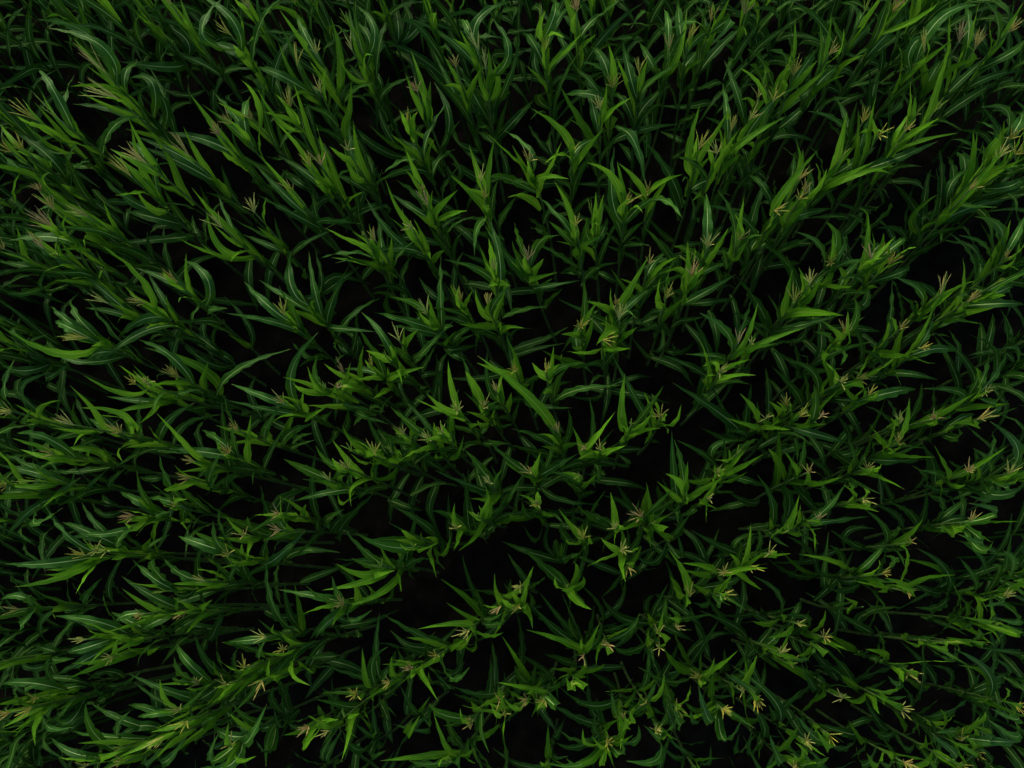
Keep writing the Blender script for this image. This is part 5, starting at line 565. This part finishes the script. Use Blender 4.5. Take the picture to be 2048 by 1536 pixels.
10|780,-214|-30,103,449|-44,43,79|12;n422,-23,127,469,-64,160,495,-95,184,509;d325,-19,127,383,6,145,355,22,162,323;d203,-39,98,256,-59,119,277,-86,146,296;b308,-28,78,336,-45,95,361,-64,115,391;b318,-29,83,348,-44,96,377,-62,111,408;n260,-29,57,292,-74,67,324,-117,79,347;n385,-34,102,416,-63,124,448,-103,144,481;n325,-24,65,363,-49,87,406,-66,108,438;n426,-37,86,465,-81,92,502,-113,107,525;b408,-33,93,439,-38,109,471,-40,120,499;b394,-26,88,430,-35,91,459,-46,100,495;n320,-10,63,367,33,61,348,72,75,327;d364,-32,61,413,-74,69,446,-103,73,468;d282,-27,82,315,-50,102,348,-84,118,380;n309,-27,108,355,-48,123,394,-68,137,425
11|328,-661|-45,99,450|-10,21,97|20;n272,-32,69,301,-64,74,335,-90,114,366;n272,-17,56,301,-47,93,334,-78,119,356;n272,-7,46,301,-7,78,336,-8,110,366
11|451,-633|-33,93,464|-25,51,82|12;n277,-27,86,316,-52,128,348,-75,155,366;n273,-51,49,319,-44,82,349,-50,118,374;d231,-70,34,290,-72,66,320,-78,90,340;d283,-60,51,333,-65,83,356,-67,118,378;b438,-23,119,482,-36,137,502,-56,158,527;b370,-24,104,410,-25,128,435,-24,152,460;b444,-32,106,477,-47,129,504,-66,144,527;n401,-9,93,448,-8,109,488,-5,134,523;n409,-41,83,442,-65,125,476,-81,158,497;n441,-22,100,479,-35,125,514,-53,156,554
11|466,-613|-31,112,466|-26,34,90|12;n323,-34,117,366,-56,149,375,-117,195,381;b230,-85,82,293,-116,91,302,-137,119,308;n280,-19,93,316,-16,127,351,-5,156,381;n286,-24,77,312,-43,111,357,-60,134,387
11|535,-602|-56,98,437|-9,21,97|12;n156,-9,78,204,1,108,243,1,132,264;b246,-26,93,290,-18,116,313,-17,141,330;n414,-70,88,453,-97,124,481,-128,154,503;b410,-60,79,456,-79,112,477,-97,132,491;b419,-57,99,449,-74,113,472,-95,133,504
11|564,-535|-52,76,412|-54,46,70|12;b237,-76,73,287,-105,94,299,-133,107,307;d275,-52,45,313,-72,79,340,-97,113,363
11|632,-556|-54,98,455|-4,28,96|12;n147,-66,83,204,-105,119,225,-126,141,234;n236,-50,84,277,-80,116,298,-115,150,312;n187,-56,78,234,-88,97,265,-120,105,289;n195,-29,60,227,-14,78,260,-7,119,292;b267,-70,91,314,-81,98,331,-99,115,359;n208,-5,82,259,35,89,248,77,93,234;b434,-48,102,470,-81,115,484,-117,138,500;b437,-55,104,467,-80,120,490,-109,134,512;b304,-68,64,347,-91,80,367,-115,93,387
11|638,-487|-42,78,443|-7,20,98|12;n207,-49,55,247,-101,71,263,-146,90,272;b223,-67,72,274,-91,84,286,-117,100,299;n170,-59,52,216,-90,71,244,-122,91,266;b354,-45,86,390,-71,98,412,-101,110,435;n319,-38,85,358,-47,103,378,-79,141,418;n325,-36,66,353,-53,86,398,-66,103,433;d259,-30,54,286,-62,69,326,-88,77,356;b419,-32,77,459,-56,93,485,-81,106,509;n414,-42,80,443,-64,95,475,-96,116,518;n419,-56,66,459,-84,81,493,-112,103,529;b417,-63,63,461,-96,62,480,-128,75,496
11|673,-472|-23,114,463|-15,33,93|12;b149,-15,105,208,-18,126,229,-31,141,243;n185,-33,58,221,-72,85,246,-114,108,261;n122,-29,72,167,17,69,138,39,69,122;d119,-23,82,169,23,77,161,66,82,144;b362,-28,87,395,-59,102,423,-81,111,440;b444,-29,110,476,-66,119,504,-90,130,521
11|762,-480|-55,112,436|-22,24,94|12;b364,-58,102,393,-93,106,412,-130,111,433;b408,-62,114,436,-94,121,459,-127,135,481;b415,-50,114,451,-77,125,474,-109,137,501;n407,-56,118,438,-79,137,477,-102,158,518;n353,-69,74,401,-113,100,435,-140,113,451
11|756,-437|-35,103,453|-26,31,91|12;b416,-6,93,479,-38,108,493,-68,123,504;b434,-37,105,465,-66,116,479,-112,127,500;b379,-38,96,407,-52,113,434,-66,132,462;n366,-34,95,396,-62,93,434,-102,98,471;b423,-39,109,453,-54,127,478,-74,149,508;n343,-35,93,374,-66,98,400,-108,85,439;b330,-37,94,363,-40,124,377,-67,161,393;b413,-61,134,461,-77,145,483,-94,158,506;n306,-24,88,341,-41,115,391,-46,131,421
11|788,-384|-49,90,449|-24,46,86|12;b267,-79,109,327,-120,116,332,-151,124,332;n272,-64,99,323,-93,126,343,-134,146,363;n352,-45,81,381,-73,112,410,-107,145,436;n413,-46,141,474,-77,157,506,-99,174,529;d395,-54,126,447,-70,139,473,-101,150,507;n372,-42,85,405,-49,124,464,-57,141,480;n237,-42,46,269,-93,69,295,-136,89,309;n413,-34,62,474,-73,69,500,-111,79,524;n308,-68,47,355,-86,49,379,-121,54,425;n265,-60,45,308,-98,42,338,-137,51,363;n249,-39,48,280,-61,75,321,-80,99,355;b362,-52,74,393,-47,79,420,-42,100,453;n430,-50,93,461,-82,90,492,-129,95,526;b417,-32,116,471,-58,124,498,-77,128,516;n221,-37,76,262,-79,79,293,-115,84,317
12|631,-637|-48,100,456|0,29,96|12;b285,-52,65,321,-59,95,339,-87,122,356;n193,-20,67,229,24,56,191,45,47,169;n251,-49,65,286,-90,92,310,-136,108,326;n255,-69,52,304,-98,73,333,-127,96,359;b372,-69,75,417,-86,93,437,-103,115,457;n344,-80,66,398,-101,98,432,-117,123,453;n413,-58,94,446,-92,111,489,-113,131,516
12|702,-626|-41,86,454|-11,29,95|12;n204,-41,41,240,-73,84,266,-100,123,280;b262,-40,71,297,-54,103,320,-78,122,337;n235,-56,52,277,-92,71,311,-117,96,337;n306,-48,56,343,-81,83,382,-107,104,408;b333,-42,67,363,-49,90,389,-63,113,413;n435,-40,96,467,-74,125,496,-111,155,522;b431,-33,88,470,-71,110,495,-95,126,510;b377,-85,70,431,-107,82,445,-135,93,461
12|736,-595|-62,86,448|-49,54,69|12;n219,-34,81,263,-25,124,276,-34,184,283;n225,-42,65,259,-61,98,297,-87,122,324;n406,-58,93,439,-90,111,470,-131,122,504;b404,-55,95,440,-55,120,470,-58,141,490;b404,-42,120,460,-53,144,496,-60,151,505;b377,-71,108,421,-86,124,443,-104,141,466;n284,-23,85,333,11,87,318,49,99,288;n412,-27,99,474,1,86,458,40,79,429
12|751,-612|-46,76,424|-23,35,91|12;b400,-37,76,441,-76,93,455,-112,116,466;b404,-44,86,437,-73,107,462,-97,129,482;b399,-52,106,441,-64,121,463,-83,140,491;n395,-28,100,445,-58,121,477,-85,142,505;d219,-20,35,258,4,14,245,48,-26,208;d279,-38,55,307,-70,88,351,-84,106,372;b393,-32,112,446,-57,128,464,-86,139,481
12|801,-573|-58,125,468|-27,26,93|12;n187,-71,107,244,-106,136,263,-133,161,274;n140,-45,43,176,-85,54,237,-92,55,251;n387,-82,160,444,-117,192,466,-154,211,479;b375,-81,160,433,-107,172,446,-137,180,458;n260,-41,70,292,-43,102,328,-46,136,362;n364,-62,158,421,-76,177,445,-95,206,476;b160,-61,55,202,-90,74,220,-111,92,232;n431,-66,87,494,-113,119,526,-142,133,539;b377,-65,108,410,-90,120,435,-114,127,460;b424,-62,134,457,-80,149,483,-100,166,512;b446,-54,127,482,-86,141,506,-115,154,527;n442,-57,112,485,-96,126,513,-139,148,540;n298,-25,114,346,6,118,327,48,116,296;n314,-34,109,355,-2,104,329,36,102,295;d235,-39,85,269,-87,99,319,-102,98,334;d229,-41,104,274,-79,123,305,-108,135,324"""

def obj(name, me, parent=None):
    o = bpy.data.objects.new(name, me); COL.objects.link(o)
    if parent is not None: o.parent = parent
    return o

def ordinal(n):
    return '%d%s' % (n, 'th' if 10 <= n % 100 <= 20 else {1: 'st', 2: 'nd', 3: 'rd'}.get(n % 10, 'th'))

TCOL = {'tan': (0.42, 0.37, 0.09), 'golden': (0.41, 0.40, 0.06), 'pinkish': (0.44, 0.33, 0.13), 'pale yellow': (0.44, 0.46, 0.11), 'green': (0.22, 0.35, 0.03)}

def rand_leaf(stalk_top, za, az, length, rise, droop, spread=1.0):
    """Leaf leaving the stalk at height za towards azimuth az: climbs, arches over, hangs."""
    A = stalk_top * (za / stalk_top[2])
    d = np.array([math.cos(az), math.sin(az), 0.0]) * spread
    up = AX
    p1 = A + d * 0.16 * length + up * rise * 0.22 * length
    p2 = A + d * 0.50 * length + up * (rise * 0.40) * length
    p3 = A + d * 0.86 * length + up * (rise * 0.40 - droop) * length + np.array([-d[1], d[0], 0]) * rng.normal(0, 0.1) * length
    return [A, p1, p2, p3]

rowcount = {}
lines = [l for l in DATA.strip().split('\n')]
for line in lines:
    head, *lv = line.split(';')
    f = head.split('|')
    row = int(f[0]); rowcount[row] = rowcount.get(row, 0) + 1; k = rowcount[row]
    foot = np.array([float(x) for x in f[1].split(',')]) * 0.005
    top = np.array([float(x) for x in f[2].split(',')]) * 0.005
    td = np.array([float(x) for x in f[3].split(',')]); td = td / np.linalg.norm(td) + 0.35 * AX; td /= np.linalg.norm(td)
    tl = float(f[4]) * 0.01
    root = bpy.data.objects.new('corn_plant', None); COL.objects.link(root); root.location = (foot[0], foot[1], 0.0); root.empty_display_size = 0.1
    V, Fq = stalk_geo(top)
    obj('stalk', mesh_from('stalk', V, Fq, M_STALK), root)
    nb = 0
    for s in lv:
        c = s[0]; v = np.array([float(x) for x in s[1:].split(',')]) * 0.005
        A = top * (v[0] / top[2])
        P = [A, v[1:4], v[4:7], v[7:10]]
        if np.linalg.norm(P[1] - A) < 0.04: P = [A, v[4:7], v[7:10]]
        ln = sum(np.linalg.norm(P[i + 1] - P[i]) for i in range(len(P) - 1))
        young = c == 'b'; nb += young
        w = (0.059 if young else 0.068) * (ln / 0.75) ** 0.45 * rng.uniform(0.8, 1.25)
        V, Fq, uv = blade(arc(P), w, young)
        obj('leaf', mesh_from('leaf', V, Fq, M_YOUNG if young else M_OLD, uv), root)
    # small flag leaves hugging the tassel where the survey has none
    az = math.atan2(td[1] + AX[1], td[0] + AX[0]) + rng.normal(0, 0.6)
    while nb < 1:
        P = rand_leaf(top, top[2] - rng.uniform(0.08, 0.2), az, rng.uniform(0.22, 0.36), rng.uniform(1.6, 2.4), rng.uniform(-0.3, 0.1), 0.6)
        V, Fq, uv = blade(P, rng.uniform(0.045, 0.06), True); obj('leaf', mesh_from('leaf', V, Fq, M_YOUNG, uv), root); nb += 1
        az += math.pi + rng.normal(0, 0.5)
    # steep leaves wrapped close about the stalk
    az = rng.uniform(0, 6.28); nst = 5 if tl > 0 else 1
    for j in range(nst):
        za = top[2] * (0.42 + 0.46 * (j + rng.uniform(0, 0.8)) / nst); az += math.pi + rng.normal(0, 0.5); hi = za > 0.64 * top[2]
        P = rand_leaf(top, za, az, rng.uniform(0.42, 0.68), rng.uniform(1.5, 2.3), rng.uniform(-0.45, -0.1), rng.uniform(0.25, 0.6))
        V, Fq, uv = blade(P, rng.uniform(0.048, 0.068), hi, segs=14); obj('leaf', mesh_from('leaf', V, Fq, M_YOUNG if hi and rng.random() < 0.8 else M_OLD, uv), root)
    # lower leaves in the shade of the canopy
    az = rng.uniform(0, 6.28); nlow = int(np.clip(7 - len(lv), 0, 1))
    for j in range(nlow):
        za = 0.25 + 0.50 * (j + rng.uniform(0, 0.6)) / nlow
        az += math.pi + rng.normal(0, 0.35)
        P = rand_leaf(top, za, az, rng.uniform(0.5, 0.75), rng.uniform(0.4, 0.9), rng.uniform(0.2, 0.5))
        V, Fq, uv = blade(P, rng.uniform(0.065, 0.085), False, segs=12); obj('leaf', mesh_from('leaf', V, Fq, M_OLD, uv), root)
    # tassel (plants still to put one out have none)
    if tl == 0:
        root['label'] = 'short corn plant without tassel, %s from left in %s row from top left' % (ordinal(k), ordinal(row + 1))
        root['category'] = 'corn plant'; root['group'] = 'corn plants standing in diagonal rows'
        continue
    kind = rng.choice(['tan', 'golden', 'pinkish', 'pale yellow', 'green'], p=[0.28, 0.24, 0.10, 0.26, 0.12])
    opened = kind != 'green'
    col = np.array(TCOL[kind]) * rng.uniform(0.85, 1.15)
    q = Vector(td).to_track_quat('Z', 'Y')
    ts = obj('tassel', random.choice(SPIKE), root)
    L = float(np.clip(tl * 1.15, 0.22, 0.32)); ts.location = top - td * 0.015; ts.rotation_mode = 'QUATERNION'; ts.rotation_quaternion = q; ts.scale = (0.10, 0.10, L)
    ts.color = (*col, 1)
    nbr = int(rng.integers(5, 11)) if opened else int(rng.integers(2, 4))
    for j in range(nbr):
        b = obj('tassel_branch', random.choice(BRANCH), ts)
        ang = 2 * math.pi * (j + rng.uniform(-0.3, 0.3)) / nbr
        tilt = rng.uniform(0.06, 0.36) if opened else rng.uniform(0.05, 0.2)
        bl = L * rng.uniform(0.6, 0.95)
        # undo the parent's squash so that the branch keeps its own shape
        Mx = Matrix.Translation((0, 0, float(rng.uniform(0.0, 0.03)))) @ Matrix.Rotation(ang, 4, 'Z') @ Matrix.Rotation(tilt, 4, 'Y')
        Sc = Matrix.Diagonal((0.085, 0.085, bl, 1))
        b.matrix_parent_inverse = Matrix.Diagonal((1 / 0.10, 1 / 0.10, 1 / L, 1))
        b.matrix_basis = Mx @ Sc
        b.color = (*(col * rng.uniform(0.85, 1.15)), 1)
    look = {True: 'fanned %s tassel' % kind, False: 'closed green tassel'}[opened]
    root['label'] = 'corn plant, %s, %s from left in %s row from top left' % (look, ordinal(k), ordinal(row + 1))
    root['category'] = 'corn plant'; root['group'] = 'corn plants standing in diagonal rows'

# ------------------------------------------------------------------ the rest of the field around the view
def field_plant():
    top = AX / AX[2] * rng.uniform(2.1, 2.3) + np.array([rng.normal(0, 0.05), rng.normal(0, 0.05), 0])
    Vs, Fs, Us, Ms = [], [], [], []; o = 0
    def add(V, Fq, uv, mi):
        nonlocal o
        Vs.append(V); Fs.append(Fq + o); Us.append(uv); Ms.append(np.full(len(Fq), mi, np.int32)); o += len(V)
    V, Fq = tube(top[None] * np.linspace(0, 1, 5)[:, None], np.linspace(0.013, 0.006, 5), 5); add(V, Fq, np.tile([[0.3, 0.3]], (len(V), 1)), 0)
    az = rng.uniform(0, 6.28); uc = np.array([0, 0.25, 0.45, 0.55, 0.75, 1.0])
    for j in range(10):
        z = 0.75 + 1.32 * j / 9; az += math.pi + rng.normal(0, 0.4); hi = j / 9
        P = rand_leaf(top, z, az, rng.uniform(0.65, 0.9) * (1 - 0.42 * hi ** 3), rng.uniform(0.6, 1.1) + 1.1 * hi, rng.uniform(0.0, 0.35) - 0.5 * hi, 0.9 - 0.5 * hi)
        add(*blade(P, 0.066 * (1 - 0.3 * hi ** 2), hi > 0.8, 11, uc), 1 if hi > 0.75 else 0)
    n = int(rng.integers(4, 8))
    for j in range(n):
        a = 2 * math.pi * j / n; d = AX + 0.35 * np.array([math.cos(a), math.sin(a), 0]) * (j > 0)
        V, Fq = tube(top[None] + d[None] * np.linspace(0, rng.uniform(0.14, 0.22), 4)[:, None], [0.002, 0.004, 0.004, 0.0015], 5)
        add(V, Fq, np.tile([[0.3, 0.3]], (len(V), 1)), 2)
    return np.concatenate(Vs), np.concatenate(Fs), np.concatenate(Us), np.concatenate(Ms)
def make_field():
    protos = [field_plant() for _ in range(12)]
    Vs, Fs, Us, Ms = [], [], [], []; o = 0
    for i in range(-13, 17):
        t = -9.5 + rng.uniform(0, 0.2)
        while t < 9.5:
            t += 0.215 * rng.uniform(0.7, 1.3)
            p = RN * (i * ROW_W + ROW_PH + rng.normal(0, 0.04)) + RE * t        # where its tassel stands
            if p[0] < -7.8 or p[0] > 5.6 or p[1] < -4.6 or p[1] > 7.0: continue
            if abs(p[0]) < 3.98 and -3.08 < p[1] < 3.02: continue               # the plants in view are built singly
            V, Fq, U, Mi = protos[rng.integers(len(protos))]
            a = rng.uniform(-0.5, 0.5) + (math.pi if rng.random() < 0.5 else 0); zz = V[:, 2:3]
            Q = V - AX / AX[2] * zz
            ca, sa = math.cos(a), math.sin(a)
            Q = np.stack([Q[:, 0] * ca - Q[:, 1] * sa, Q[:, 0] * sa + Q[:, 1] * ca, Q[:, 2]], -1) + AX / AX[2] * zz * rng.uniform(0.94, 1.05)
            Q[:, :2] += p - AX[:2] / AX[2] * 2.25
            Vs.append(Q); Fs.append(Fq + o); Us.append(U); Ms.append(Mi); o += len(Q)
    me = mesh_from('corn_field', np.concatenate(Vs), np.concatenate(Fs), M_FIELD, np.concatenate(Us))
    me.materials.append(M_FIELD_YOUNG); me.materials.append(M_TASSEL); me.polygons.foreach_set('material_index', np.concatenate(Ms))
    f = obj('corn_field', me); f['kind'] = 'stuff'; f.color = (0.40, 0.32, 0.14, 1)
    f['label'] = 'dense mass of corn continuing beyond the picture on all sides'; f['category'] = 'corn field'
make_field()
